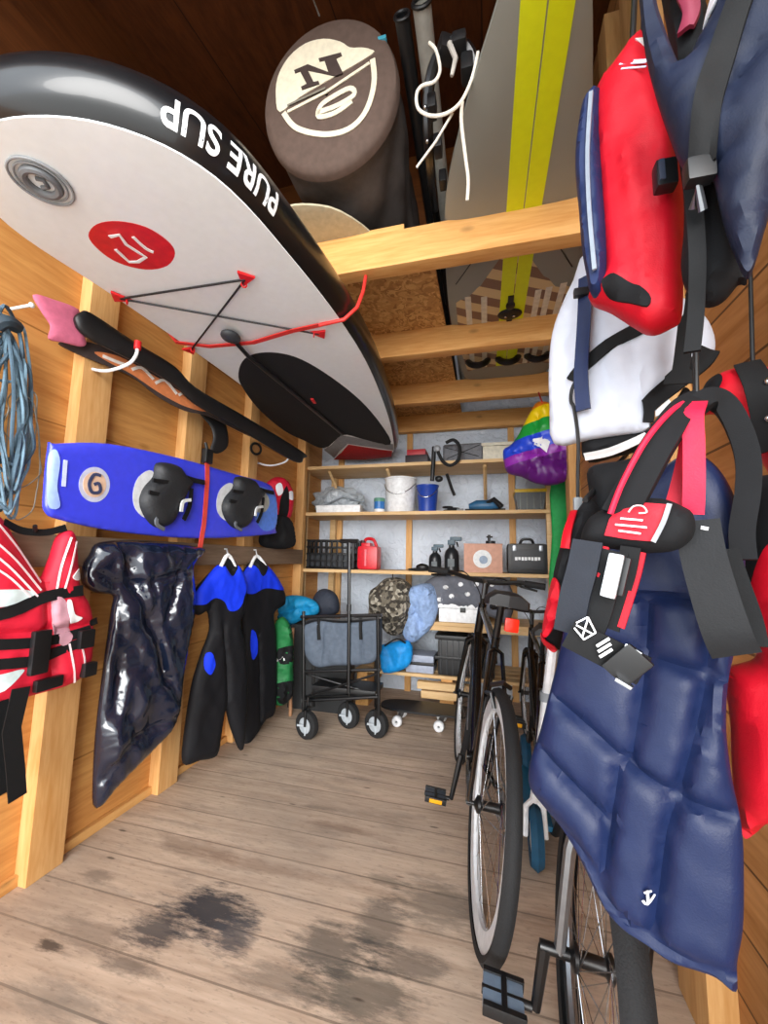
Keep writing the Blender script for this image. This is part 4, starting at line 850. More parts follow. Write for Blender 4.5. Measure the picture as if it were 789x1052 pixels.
def bottle(px, h_, r, label, m, y=3.1):
    c = V((xs(px, y), y, S3)); t = thing('spray_bottle', label, 'bottle', c, 'dark bottles on the third shelf')
    part('body', MB().lathe(c, [(0, 0), (r, 0), (r, h_*.45), (r*.85, h_*.58), (r*.4, h_*.68), (r*.4, h_*.74), (0, h_*.74)]), m, t)
    part('trigger_head', MB().box(c+V((0, -.01, h_*.82)), (r*1.0, r*1.3, h_*.14), None, .008).box(c+V((r*.6, -.02, h_*.92)), (r*1.6, .03, h_*.12), None, .008), M('head_teal', '#2a4756', .45), t)
    part('trigger', MB().tube([c+V((r*.7, -.02, h_*.84)), c+V((r*.9, -.02, h_*.7))], .006), black, t); part('label_patch', MB().box(c+V((0, -r-.0005, h_*.25)), (r*.9, .002, h_*.22), None, .0005), M('label_grey', '#5c6468', .6), t); return t
bottle(447, .21, .048, 'shorter dark spray bottle on the third shelf', M('bottle_dark', '#1c2024', .35)); bottle(464, .27, .056, 'taller dark spray bottle with a teal head next to the cardboard box', M('bottle_dark', '', .35), 3.12)
t = thing('shoe', 'flat black rubber shoe lying left of the dark spray bottles', 'shoe', V((xs(430, 3.08), 3.08, S3)))
sx_ = xs(430, 3.08)
part('sole', MB().ell((sx_, 3.08, S3+.012), (.085, .035, .012)), rubber, t); part('upper', MB().ell((sx_+.03, 3.08, S3+.03), (.05, .03, .028)), black, t)
x0, x1 = xs(477, 3.08, 570), xs(516, 3.08, 570)
t = thing('cardboard_box', 'pinkish cardboard box with a round white picture on the third shelf', 'box', V(((x0+x1)/2, 3.1, S3)))
cbm = M('carton_pink', '#c89a86', .8, var=.08)
part('body', MB().bx((x0, 3.03, S3), (x1, 3.22, S3+.205), .004), cbm, t); part('flap', MB().bx((x0-.003, 3.03, S3+.205), (x1+.003, 3.22, S3+.212), .002), cbm, t)
pm = MB(); cc = V(((x0+x1)/2-.005, 3.0285, S3+.10)); pm.lathe(cc, [(0, 0), (.066, 0), (.066, .002), (0, .002)], (0, -1, 0), 32); part('picture', pm, M('print_white', '#dfe3e4', .7), t, 'round white picture')
part('picture_core', MB().lathe(cc+V((.008, -.002, -.006)), [(0, 0), (.03, 0), (.03, .001), (0, .001)], (0, -1, 0), 24), M('print_blue', '#8fa0b4', .7), t)
t = thing('black_gadget', 'small black tap-like gadget on top of the cardboard box', 'gadget', V((xs(504, 3.1), 3.1, S3+.212)))
gx = xs(504, 3.1); part('base', MB().cyl((gx, 3.1, S3+.212), (gx, 3.1, S3+.235), .035), black, t); part('stem', MB().cyl((gx-.01, 3.1, S3+.235), (gx-.01, 3.1, S3+.28), .01).tube([(gx-.03, 3.1, S3+.265), (gx+.015, 3.1, S3+.265)], .006), black, t)
x0, x1 = xs(521, 3.06, 568), xs(563, 3.06, 568)
t = thing('case', 'black hard case with a white lettered badge at the right end of the third shelf', 'case', V(((x0+x1)/2, 3.1, S3)))
part('body', MB().bx((x0, 3.03, S3), (x1, 3.2, S3+.215), .03), black, t); part('front_frame', MB().bx((x0+.03, 3.022, S3+.03), (x1-.03, 3.034, S3+.17), .02), M('case_grey', '#24262a', .5), t)
part('handle', MB().tube(smooth([(x0+.09, 3.1, S3+.21), (x0+.11, 3.09, S3+.245), (x1-.11, 3.09, S3+.245), (x1-.09, 3.1, S3+.21)], False, 4), .010), black, t)
part('badge', (lambda m_: [m_.bx(((x0+x1)/2-.088+.022*i_, 3.0185, S3+.094+.003*(i_ % 3 == 1)), ((x0+x1)/2-.088+.022*i_+(.016 if i_ % 2 else .018), 3.021, S3+.118), .001) for i_ in range(8)] and m_)(MB()), white_ink, t, 'white blurred wordmark')
for x in (x0+.05, x1-.05): part('latch', MB().box((x, 3.026, S3+.18), (.025, .014, .04), None, .004), chrome, t)
# --- low shelf
y = 3.12
camo = None
def camo_mat():
    k = NT('camo_net'); tc = k.n('ShaderNodeTexCoord'); v = k.n('ShaderNodeTexVoronoi', Scale=38.0); k.l(tc.outputs['Object'], v.inputs['Vector']); sp = k.n('ShaderNodeSeparateColor'); k.l(v.outputs['Color'], sp.inputs[0])
    k.l(k.ramp(sp.outputs[0], [(0, '#3b362f'), (.4, '#6c6558'), (.75, '#a39c8d'), (1, '#2a2620')], 'CONSTANT'), k.b.inputs['Base Color']); k.b.inputs['Roughness'].default_value = .9; k.bump(v.outputs['Distance'], .8, .02); return k.m
cpt = on(403, 622, 1, 3.02)
solo('camouflage_bundle', MB().ell(cpt, (.19, .15, .20), None, 4, .22, 3), camo_mat(), 'round camouflage net bundle hanging above the blue bag behind the cart', 'bundle')
solo('bundle_cord', MB().tube([cpt+V((0, 0, .19)), V((cpt.x, 3.02, S3-.026))], .004), black, 'cord tying the camouflage bundle to the third shelf', 'cord')
lb = Surf([(418, 608), (432, 600), (446, 602), (450, 622), (446, 640), (436, 652), (424, 660), (414, 652), (418, 630)], on(432, 630, 1, 3.0), V((0, -1, .1)), T=.04, R=.06, e=.006, wr=.06, wf=12)
solo('blue_towel', lb.mesh(.016), M('towel_blue', '#8fa9d2', .8, kind='crumple'), 'pale blue towel bundled at the left end of the low shelf', 'towel')
gp = Surf([(430, 622), (434, 602), (448, 592), (470, 588), (495, 592), (516, 596), (526, 606), (528, 624), (520, 640), (500, 632), (470, 626), (446, 628)], on(480, 612, 1, 3.08), V((0, -1, .2)), T=.06, R=.07, e=.006, wr=.04)
gpt = thing('dotted_cushion', 'grey cushion with white dots lying on the low shelf above the white box', 'cushion', on(480, 635, 1, 3.08))
part('cover', gp.mesh(.016), M('cushion_grey', '#63666f', .8, kind='fabric'), gpt)
for px, py in ((453, 617), (465, 614), (481, 612), (497, 613), (510, 610), (459, 605), (474, 602), (490, 602), (505, 602)): part('dot', gp.patch([(px+2.6*math.cos(a), py+2.2*math.sin(a)) for a in [k*math.pi/4 for k in range(8)]], .006, .005, .006, 2), white_ink, gpt)
x0, x1 = xs(449, 3.0, 635), xs(494, 3.0, 635)
t = thing('plastic_box', 'white lidded plastic box on the low shelf under the dotted cushion', 'box', V(((x0+x1)/2, 3.05, S4)))
part('body', MB().bx((x0+.01, 3.01, S4), (x1-.01, 3.3, S4+.10), .015), white_pl, t); part('lid', MB().bx((x0, 3.0, S4+.10), (x1, 3.31, S4+.135), .012), white_pl, t); part('latch', MB().bx(((x0+x1)/2+.01, 2.996, S4+.075), ((x0+x1)/2+.05, 3.004, S4+.11), .002), black, t)
# --- pallet shelf and things below
PZ = .265
pl = thing('pallet', 'pale wooden pallet standing on the floor under the low shelf', 'pallet', V((-.4, 3.15, 0)))
for i in range(4): part('top_board', MB().bx((-.98, 2.98+i*.115, PZ-.022), (.42, 2.98+i*.115+.095, PZ), .002), sh_pine, pl)
for x in (-.93, -.30, .33): part('bearer', MB().bx((x-.04, 2.99, .10), (x+.04, 3.42, PZ-.023), .003), pine_y, pl); part('foot_block', MB().bx((x-.05, 3.0, 0), (x+.05, 3.12, .10), .003), pine_y, pl)
x0, x1 = xs(446, 2.96, 668), xs(508, 2.96, 668)
t = thing('storage_crate', 'black ribbed plastic crate on the pallet under the low shelf', 'crate', V(((x0+x1)/2, 3.1, PZ)))
part('body', MB().bx((x0+.02, 2.995, PZ), (x1, 3.28, PZ+.25), .02), black, t); part('rim', MB().bx((x0, 2.985, PZ+.25), (x1+.02, 3.29, PZ+.28), .008).bx((x0, 2.985, PZ+.11), (x1+.02, 3.29, PZ+.135), .008), black, t)
for i in range(9): part('rib', MB().bx((x0+.04+i*(x1-x0-.08)/8, 2.985, PZ+.01), (x0+.048+i*(x1-x0-.08)/8, 3.0, PZ+.245), .001), M('crate_rib', '#2c2e32', .5), t)
x0, x1 = xs(416, 2.97, 672), xs(445, 2.97, 672)
t = thing('grey_case', 'light grey flat case on the pallet between blue bag and black crate', 'case', V(((x0+x1)/2, 3.05, PZ)))
part('body', MB().bx((x0, 3.0, PZ), (x1, 3.2, PZ+.055), .012), M('case_pale', '#9aa2b4', .5), t); part('dark_band', MB().bx((x0-.004, 2.996, PZ+.055), (x1+.004, 3.2, PZ+.075), .004), black, t); part('lid', MB().bx((x0, 3.0, PZ+.075), (x1, 3.2, PZ+.125), .012), M('case_pale', '', .5), t)
bb2 = Surf([(391, 664), (398, 661), (420, 658), (424, 672), (420, 684), (408, 690), (394, 691), (391, 678)], on(407, 690, 1, 2.94), V((0, -1, .05)), T=.035, R=.045, e=.008, Tb=.03, wr=.02, sub=2)
tb_ = thing('cool_bag', 'bright sky-blue bag on the pallet behind the cart', 'bag', on(407, 690, 1, 2.94)); part('body', bb2.mesh(.014), M('bag_sky', '#1d93e0', .5, kind='fabric'), tb_)
part('strap', bb2.strap([(396, 663), (408, 656), (418, 660)], .012, .004, .004), black, tb_)
x0 = xs(432, 2.94, 705); x1 = xs(486, 2.94, 705)
for a, b, z in ((xs(428, 2.92, 700), xs(488, 2.92, 700), .205), (xs(432, 2.92, 715), xs(470, 2.92, 715), .145)):
    part('front_board', MB().bx((a, 2.94, z-.03), (b, 2.991, z+.02), .004), sh_pine, pl)
# longboard
lbz = .10; yb = 2.78
lbd = thing('longboard', 'black longboard with white wheels lying across the floor before the pallet', 'skateboard', V((xs(440, yb, 730), yb, 0)))
dx0, dx1 = xs(392, yb, 722), xs(492, yb, 722)
part('deck', MB().add(*(lambda P: ([V((x, y, z)) for z in (lbz, lbz+.012) for x, y in P], [tuple(range(len(P)))[::-1], tuple(range(len(P), 2*len(P)))]+[(i, (i+1) % len(P), len(P)+(i+1) % len(P), len(P)+i) for i in range(len(P))]))([((dx0+dx1)/2+math.copysign(abs(math.cos(a))**.6, math.cos(a))*(dx1-dx0)/2, yb+math.copysign(abs(math.sin(a))**.7, math.sin(a))*.11) for a in [2*math.pi*i/40 for i in range(40)]])), black, lbd)
for px in (408, 451):
    x = xs(px, yb-.08, 735); tr = part('truck', MB().tube([(x, yb-.085, .034), (x, yb+.085, .034)], .009).tube([(x, yb, .034), (x+.03, yb, lbz)], .016), chrome, lbd)
    for s_ in (-1, 1): part('wheel', MB().lathe((x, yb+s_*.082, .034), [(.008, -.02), (.028, -.02), (.034, -.012), (.034, .012), (.028, .02), (.008, .02)], (0, 1, 0)), white_pl, tr)
# ------------------------------------------------------------------ folding cart
YC = 2.42
def wc(px, py, y=YC): return on(px, py, 1, y)
ct = thing('folding_cart', 'black folding hand cart with a grey fabric tub and an upright pull handle', 'cart', V((wc(350, 745).x, YC, 0)))
fr = lambda pts, r=.011: MB().tube([wc(*p) for p in pts], r, 10)
part('front_frame', fr([(312, 628), (312, 742)]).tube([wc(388, 632), wc(389, 735)], .011).tube([wc(310, 690), wc(391, 688)], .010).tube([wc(311, 720), wc(390, 716)], .010).tube([wc(309, 634), wc(392, 632)], .011), blackm, ct)
YR = 2.66
part('rear_frame', MB().tube([wc(322, 632, YR), wc(322, 726, YR)], .011).tube([wc(386, 634, YR), wc(386, 726, YR)], .011).tube([wc(320, 716, YR), wc(388, 714, YR)], .010), blackm, ct)
part('side_bar', MB().tube([wc(311, 634), wc(322, 634, YR)], .010).tube([wc(311, 720), wc(322, 716, YR)], .01), blackm, ct); part('side_bar', MB().tube([wc(390, 634), wc(386, 636, YR)], .010).tube([wc(389, 716), wc(386, 714, YR)], .01), blackm, ct)
part('cross_brace', MB().tube([wc(313, 716, YC+.04), wc(388, 692, YC+.04)], .007).tube([wc(313, 692, YC+.06), wc(388, 714, YC+.06)], .007), blackm, ct)
cs = Surf([(314, 640), (330, 636), (350, 637), (370, 637), (388, 634), (390, 650), (388, 676), (372, 682), (345, 683), (325, 684), (314, 668)], wc(350, 660, YC+.035), V((0, -1, .02)), T=.02, R=.04, e=.02, Tb=.12, seams=[[(335, 638), (332, 682)], [(372, 636), (374, 682)]], sd=.014, sw=.012, wr=.012)
tub = part('tub', cs.mesh(.015), M('tub_grey', '#4c5663', .75, kind='fabric'), ct, 'grey fabric tub'); part('top_binding', cs.strap([(314, 640), (330, 635), (350, 637), (370, 636), (389, 634)], .025, .004, .006), black, tub)
for px in (330, 372): part('tub_strap', cs.strap([(px, 634), (px+1, 656)], .02, .004, .005), webbing, tub)
part('base_panel', MB().box((wc(350, 700).x, (YC+YR)/2+.02, wc(350, 712).z), (.42, .20, .03), None, .006), black, ct)
hb = wc(358, 712, YC-.02); ht = wc(359, 556, YC-.02)
part('pull_handle', MB().tube([hb, ht], .011).tube([ht+V((-.06, 0, .0)), ht+V((.06, 0, .0))], .014).tube([ht.lerp(hb, .45)+V((0, 0, .02)), ht.lerp(hb, .45)-V((0, 0, .02))], .015), blackm, ct)
wh_rim = M('wheel_grey', '#9fa6ac', .45)
for px, py, yy in ((315, 755, 2.36), (387, 740, 2.50), (358, 735, 2.58)):
    gz = on(px, py, 1, yy); r = .082; c = V((gz.x, yy, r))
    w_ = part('wheel', MB().lathe(c, [(.045, -.022), (.062, -.024), (.078, -.018), (r, 0), (.078, .018), (.062, .024), (.045, .022)], (.35, 1, 0)), rubber, ct)
    part('wheel_rim', MB().lathe(c, [(.008, -.018), (.02, -.022), (.04, -.016), (.061, -.022), (.063, 0), (.061, .022), (.04, .016), (.02, .022), (.008, .018)], (.35, 1, 0)), wh_rim, w_)
    part('wheel_spoke', MB().box(c+V((0, -.022, 0)), (.012, .006, .11), None, .002).box(c+V((0, -.022, 0)), (.11, .006, .012), None, .002), wh_rim, w_); part('wheel_fork', MB().tube([c+V((0, -.03, 0)), c+V((0, -.03, .09)), c+V((0, 0, .11)), c+V((0, 0, .16))], .008).tube([c+V((0, .03, 0)), c+V((0, .03, .09)), c+V((0, 0, .11))], .008), blackm, ct)
# side pieces near the cart
tbg = Surf([(283, 636), (286, 620), (296, 612), (314, 613), (326, 620), (327, 630), (312, 636), (298, 642)], wc(305, 626, 2.8), V((0, -1, .1)), T=.045, R=.06, e=.006, wr=.04, seams=[[(284, 632), (305, 626), (327, 624)]], sd=.02, sw=.012)
solo('teal_bag', tbg.mesh(.016), M('bag_teal', '#1583b4', .6, kind='fabric'), 'teal-blue folded bag stacked in the corner left of the cart', 'bag')
dbg = Surf([(320, 622), (326, 608), (336, 605), (346, 612), (348, 628), (336, 634), (324, 632)], wc(334, 620, 2.92), V((0, -1, .1)), T=.06, R=.08, e=.006, wr=.01)
solo('dark_bag', dbg.mesh(.016), M('bag_charcoal', '#2b303c', .7, kind='fabric'), 'small charcoal bag just right of the teal bag in the corner', 'bag')
solo('corner_chest', MB().bx((-1.43, 2.78, 0), (-.98, 2.96, wc(305, 638, 2.8).z-.02), .012), M('chest_dark', '#2a2c2e', .7), 'dark chest in the back left corner carrying the teal bag', 'box')
solo('wooden_pole', MB().tube([wc(298, 745, 2.66), wc(299, 700, 2.66), wc(301, 645, 2.66)], [.012, .012, .010]), M('pole_brown', '#a07452', .6), 'brown wooden pole standing left of the cart', 'pole')
# rainbow bag
def rainbow_mat(z0, z1):
    k = NT('rainbow_cloth'); tc = k.n('ShaderNodeTexCoord'); sx = k.n('ShaderNodeSeparateXYZ'); k.l(tc.outputs['Object'], sx.inputs[0])
    f = k.math('DIVIDE', k.math('SUBTRACT', k.math('ADD', sx.outputs[2], k.math('MULTIPLY', sx.outputs[0], -.25)), z0), z1-z0)
    k.l(k.ramp(f, [(0, '#5a1470'), (.30, '#8a2aa4'), (.40, '#2347d0'), (.58, '#1c9a3c'), (.74, '#f0d010'), (.90, '#e07a1a')], 'CONSTANT'), k.b.inputs['Base Color']); k.b.inputs['Roughness'].default_value = .4; return k.m
rbs = Surf([(553, 413), (544, 425), (532, 448), (524, 458), (517, 463), (518, 476), (522, 486), (536, 490), (552, 497), (572, 498), (590, 488), (600, 474), (596, 455), (585, 435), (572, 418)], on(558, 460, 1, 2.62), V((0, -1, 0)), T=.05, R=.08, e=.006, Tb=.05, wr=.04, wf=9, sub=3, seams=[[(520, 467), (548, 470), (575, 476), (598, 470)], [(555, 418), (548, 450), (540, 490)], [(560, 420), (572, 455), (578, 492)]], sd=.012, sw=.010)
zz0, zz1 = on(555, 498, 1, 2.62).z, on(555, 412, 1, 2.62).z
rt_ = thing('rainbow_bag', 'rainbow-striped cloth bag with purple base hanging at the right end of the shelves', 'bag', V((on(555, 498, 1, 2.62).x, 2.62, zz0)))
part('body', rbs.mesh(.016), rainbow_mat(.0, zz1-zz0), rt_); part('white_label', rbs.patch([(546, 454), (556, 451), (563, 458), (560, 468), (553, 462), (546, 462)], .003, .003, .02, 1), white_ink, rt_, 'white patch')
part('cord', MB().tube([rbs.at((556, 416), 0), V((rbs.at((556, 416)).x, 2.74, 2.21))], .005), M('rainbow_cord', '#c23030', .6), rt_)
gs = Surf([(566, 498), (586, 490), (584, 530), (579, 560), (570, 600), (564, 600), (567, 550)], on(575, 540, 1, 2.95), V((0, -1, 0)), T=.012, R=.03, e=.004, wr=.01)
solo('green_cloth', gs.mesh(.02), M('green_cloth', '#1f9a4c', .6, kind='fabric'), 'strip of green cloth hanging by the right-hand post', 'cloth')
# ------------------------------------------------------------------ bicycles
silver_rim = M('rim_silver', '#d3d7da', .4, .0); frame_blk = M('frame_black', '#0a0b0c', .25, coat=.5)
def wheel(parent, c, R, tw=.020, rimh=.05, nm='wheel', spokes=24, rimm=None, hubw=.05):
    """wheel in the local xz plane; axle along y"""
    c = V(c); prof = [(R-.028, -tw*.8), (R-.014, -tw), (R-.004, -tw*.6), (R, 0), (R-.004, tw*.6), (R-.014, tw), (R-.028, tw*.8)]
    w = part(nm, MB().lathe(c, prof, (0, 1, 0), 64), rubber, parent, None, True)
    part('rim', MB().lathe(c, [(R-.026, -.012), (R-.026-rimh, -.009), (R-.030-rimh, 0), (R-.026-rimh, .009), (R-.026, .012)], (0, 1, 0), 64), rimm or silver_rim, w, None, True)
    s = MB()
    for i in range(spokes):
        a = 2*math.pi*i/spokes; d = V((math.cos(a), 0, math.sin(a))); o = V((-math.sin(a), 0, math.cos(a)))*(.018 if i % 2 else -.018)
        s.tube([c+d*.012+o+V((0, (hubw*.6) if i % 2 else -(hubw*.6), 0)), c+d*(R-.03-rimh)], .0011, 5)
    part('spokes', s, steel, w, None, True)
    part('hub', MB().lathe(c, [(.006, -hubw-.02), (.006, -hubw), (.024, -hubw*.8), (.024, -hubw*.65), (.014, -hubw*.5), (.014, hubw*.5), (.024, hubw*.65), (.024, hubw*.8), (.006, hubw), (.006, hubw+.02)], (0, 1, 0), 20), blackm, w, None, True); return w
def pedal(parent, p, amber=True):
    q = part('pedal', MB().box(V(p)+V((0, .05, 0)), (.085, .012, .022), None, .004).box(V(p)+V((.036, .05, 0)), (.012, .085, .022), None, .003).box(V(p)+V((-.036, .05, 0)), (.012, .085, .022), None, .003).cyl(V(p)+V((0, -.005, 0)), V(p)+V((0, .095, 0)), .008) if p[1] >= 0 else
             MB().box(V(p)-V((0, .05, 0)), (.085, .012, .022), None, .004).box(V(p)+V((.036, -.05, 0)), (.012, .085, .022), None, .003).box(V(p)+V((-.036, -.05, 0)), (.012, .085, .022), None, .003).cyl(V(p)-V((0, -.005, 0)), V(p)-V((0, .095, 0)), .008), black, parent, None, True)
    s = 1 if p[1] >= 0 else -1
    part('platform', MB().box(V(p)+V((0, s*.052, 0)), (.070, .082, .014), None, .004), M('pedal_grey', '#3d4650', .4) if amber else M('pedal_slate', '#6b7d90', .35), q, None, True)
    if amber: part('reflector', MB().box(V(p)+V((-.0435, s*.05, 0)), (.004, .05, .014), None, .001), M('amber_reflector', '#d79a17', .3), q, 'amber reflector', True); return q
def bicycle(label, loc, heading, lean):
    t = thing('bicycle', label, 'bicycle', loc, 'bicycles along the right wall'); R = .34
    t.matrix_world = Matrix.Translation(V(loc)) @ Matrix.Rotation(heading, 4, 'Z') @ Matrix.Rotation(lean, 4, 'X')
    rc, fc = V((0, 0, R)), V((1.04, 0, R)); bbk = V((.43, 0, .285)); st = V((.27, 0, .80)); ht_, hb_ = V((.80, 0, .87)), V((.84, 0, .72))
    wheel(t, rc, R, rimh=.045); wheel(t, fc, R, rimh=.045)
    part('frame', MB().tube([bbk, st], .016, 12).tube([st-V((0, 0, .03)), ht_-V((0, 0, .02))], .016, 12).tube([bbk, hb_], .021, 12).tube([hb_, ht_], .021, 12).cyl(bbk-V((0, .035, 0)), bbk+V((0, .035, 0)), .022)
         .tube([rc+V((0, .065, 0)), bbk+V((-.05, .03, 0)), bbk], .010).tube([rc+V((0, -.065, 0)), bbk+V((-.05, -.03, 0)), bbk], .010).tube([rc+V((0, .065, 0)), st+V((-.04, .022, -.05)), st+V((0, 0, -.04))], .008).tube([rc+V((0, -.065, 0)), st+V((-.04, -.022, -.05)), st+V((0, 0, -.04))], .008), frame_blk, t, None, True)
    part('fork', MB().tube([ht_+V((-.01, 0, .03)), hb_+V((.01, 0, -.02))], .014).tube([hb_+V((.01, .0, -.02)), hb_+V((.02, .045, -.05)), fc+V((0, .055, 0))], [.016, .014, .009]).tube([hb_+V((.01, 0, -.02)), hb_+V((.02, -.045, -.05)), fc+V((0, -.055, 0))], [.016, .014, .009]), frame_blk, t, None, True)
    hbz = V((.86, 0, .985))
    part('stem', MB().tube([ht_+V((-.01, 0, .03)), ht_+V((-.02, 0, .10)), hbz], .015), blackm, t, None, True)
    hbm = part('handlebar', MB().tube(smooth([tuple(hbz+V((-.06, -.28, .02))), tuple(hbz+V((-.02, -.18, .02))), tuple(hbz+V((0, -.06, 0))), tuple(hbz+V((0, .06, 0))), tuple(hbz+V((-.02, .18, .02))), tuple(hbz+V((-.06, .28, .02)))], False, 5), .012), blackm, t, None, True)
    for s in (-1, 1):
        part('grip', MB().tube([hbz+V((-.035, s*.20, .02)), hbz+V((-.066, s*.295, .02))], .017, 12), rubber, hbm, None, True)
        part('brake_lever', MB().tube([hbz+V((-.02, s*.17, .015)), hbz+V((.05, s*.20, .0)), hbz+V((.02, s*.28, -.01))], [.011, .007, .006]), black, hbm, None, True)
    part('brake_cable', MB().tube(smooth([tuple(hbz+V((.03, .18, .0))), tuple(hbz+V((.12, .1, .03))), tuple(hbz+V((.10, 0, -.08))), tuple(hb_+V((.03, 0, .02)))], False, 5), .003).tube(smooth([tuple(hbz+V((.03, -.18, .0))), tuple(hbz+V((.13, -.08, .02))), tuple(hbz+V((.06, 0, -.10)))], False, 5), .003), black, t, None, True)
    part('seat_post', MB().tube([st-V((-.02, 0, .05)), V((.235, 0, .93))], .0135), blackm, t, None, True)
    sd_ = MB(); rows = [(-.13, .0), (-.125, .065), (-.09, .078), (-.03, .07), (.03, .04), (.09, .022), (.14, .016), (.15, .0)]
    prf = [V((.22+x, s*w, .955)) for s in (1, -1) for x, w in (rows if s == 1 else rows[::-1])]
    top = [V((.22+x, s*w*.6, .982-.01*abs(x)/.15)) for s in (1, -1) for x, w in (rows if s == 1 else rows[::-1])]; nn = len(prf); bot = [p-V((0, 0, .022)) for p in prf]
    sd_.add(bot+prf+top, [tuple(range(nn))[::-1], tuple(range(2*nn, 3*nn))]+[(k*nn+i, k*nn+(i+1) % nn, (k+1)*nn+(i+1) % nn, (k+1)*nn+i) for k in (0, 1) for i in range(nn)])
    sad = part('saddle', sd_, M('saddle_black', '#1a1a1c', .5), t, None, True, 60); part('saddle_rail', MB().tube([(.12, .025, .935), (.2, .022, .925), (.30, .02, .935)], .004).tube([(.12, -.025, .935), (.2, -.022, .925), (.30, -.02, .935)], .004), steel, sad, None, True)
    rl = part('rear_light', MB().box((.200, -.035, .865), (.03, .045, .045), None, .010), black, t, None, True)
    part('light_lens', MB().box((.183, -.035, .865), (.02, .05, .05), None, .009), M('lens_red', '#ff2b10', .25), rl, 'glowing red lens', True)
    ck = part('chainring', MB().lathe(bbk+V((0, -.045, 0)), [(.03, -.002), (.088, -.002), (.088, .002), (.03, .002), (.03, -.002)], (0, 1, 0), 40), blackm, t, None, True)
    part('chain_guard', MB().torus(bbk+V((0, -.055, 0)), .095, .004, (0, 1, 0), 40), black, ck, None, True)
    part('chain', MB().tube([bbk+V((0, -.045, .088)), rc+V((0, -.045, .045))], .004).tube([bbk+V((0, -.045, -.088)), rc+V((.03, -.045, -.06)), rc+V((-.02, -.045, -.035))], .004), chrome, t, None, True)
    part('cassette', MB().lathe(rc+V((0, -.045, 0)), [(.01, -.012), (.035, -.012), (.05, .012), (.01, .012)], (0, 1, 0), 30), chrome, t, None, True)
    part('derailleur', MB().box(rc+V((.02, -.07, -.05)), (.03, .02, .10), None, .006).cyl(rc+V((.03, -.065, -.10)), rc+V((.03, -.055, -.10)), .02), blackm, t, None, True)
    for s, a in ((1, -1.65), (-1, -1.65+math.pi)):
        e = bbk+V((math.cos(a)*.17, s*.075, math.sin(a)*.17)); c_ = part('crank', MB().tube([bbk+V((0, s*.055, 0)), e], [.013, .009]), blackm, t, None, True); pedal(c_, e+V((0, s*.012, 0)))
    part('rear_brake', MB().tube([st+V((-.09, .03, -.18)), V((.03, .03, .66)), V((.02, .02, .62))], .007).tube([st+V((-.09, -.03, -.18)), V((.03, -.03, .66)), V((.02, -.02, .62))], .007).tube([(.06, .03, .68), (.03, 0, .70), (.06, -.03, .68)], .008), blackm, t, None, True)
    part('front_brake', MB().tube([hb_+V((.05, .035, -.02)), hb_+V((.07, .03, -.08))], .008).tube([hb_+V((.05, -.035, -.02)), hb_+V((.07, -.03, -.08))], .008), blackm, t, None, True)
    part('bottle_cage', MB().tube([(.50, .035, .36), (.60, .035, .47)], .003).tube([(.50, -.035, .36), (.60, -.035, .47)], .003), chrome, t, None, True)
    return t
HD = math.pi/2+.125
bk = bicycle('black bicycle seen from behind with a red rear light, leaning towards the right wall', V((-.05, 1.355, 0)), HD, .135)
bk2 = copy_tree(bk); bk2['label'] = 'second black bicycle farther back against the right wall, mostly hidden by the first'
bk2.matrix_world = Matrix.Translation(V((.23, 1.92, 0))) @ Matrix.Rotation(math.pi/2+.02, 4, 'Z') @ Matrix.Rotation(.03, 4, 'X') @ Matrix.Scale(.80, 4)
# unicycle
uc = thing('unicycle', 'black unicycle with a bare spoked wheel standing beneath the navy quilted jacket', 'unicycle', V((.165, .87, 0)))
uR = .285
uc.matrix_world = Matrix.Translation(V((.163, .985, 0))) @ Matrix.Rotation(math.pi/2+.0, 4, 'Z') @ Matrix.Rotation(.10, 4, 'X')
c = V((0, 0, uR)); wheel(uc, c, uR, .026, .022, 'wheel', 28, chrome, .045)
part('fork', MB().tube([c+V((0, .062, 0)), c+V((0, .055, .20)), c+V((0, .03, .33)), c+V((0, 0, .35)), c+V((0, 0, .40))], [.012, .013, .014, .015, .014]).tube([c+V((0, -.062, 0)), c+V((0, -.055, .20)), c+V((0, -.03, .33)), c+V((0, 0, .35))], [.012, .013, .014, .015]), chrome, uc, None, True)
part('axle', MB().cyl(c+V((0, -.10, 0)), c+V((0, .10, 0)), .011), blackm, uc, None, True)
for s, a in ((1, -1.62), (-1, -1.62+math.pi)):
    e = c+V((math.cos(a)*.115, s*.10, math.sin(a)*.115)); k_ = part('crank', MB().tube([c+V((0, s*.09, 0)), e], [.013, .010]), blackm, uc, None, True); pedal(k_, e+V((0, s*.012, 0)), False)
part('seat_post', MB().cyl(c+V((0, 0, .38)), c+V((0, 0, .41)), .013), blackm, uc, None, True)
us = MB(); us.tube(smooth([(-.13, 0, c.z+.455), (-.08, 0, c.z+.432), (0, 0, c.z+.425), (.08, 0, c.z+.432), (.13, 0, c.z+.46)], False, 5), [.010]+[.026+.016*abs(math.cos(i/20*math.pi)) for i in range(19)]+[.010], 14)
part('saddle', us, M('saddle_black', '#1a1a1c', .5), uc, None, True)
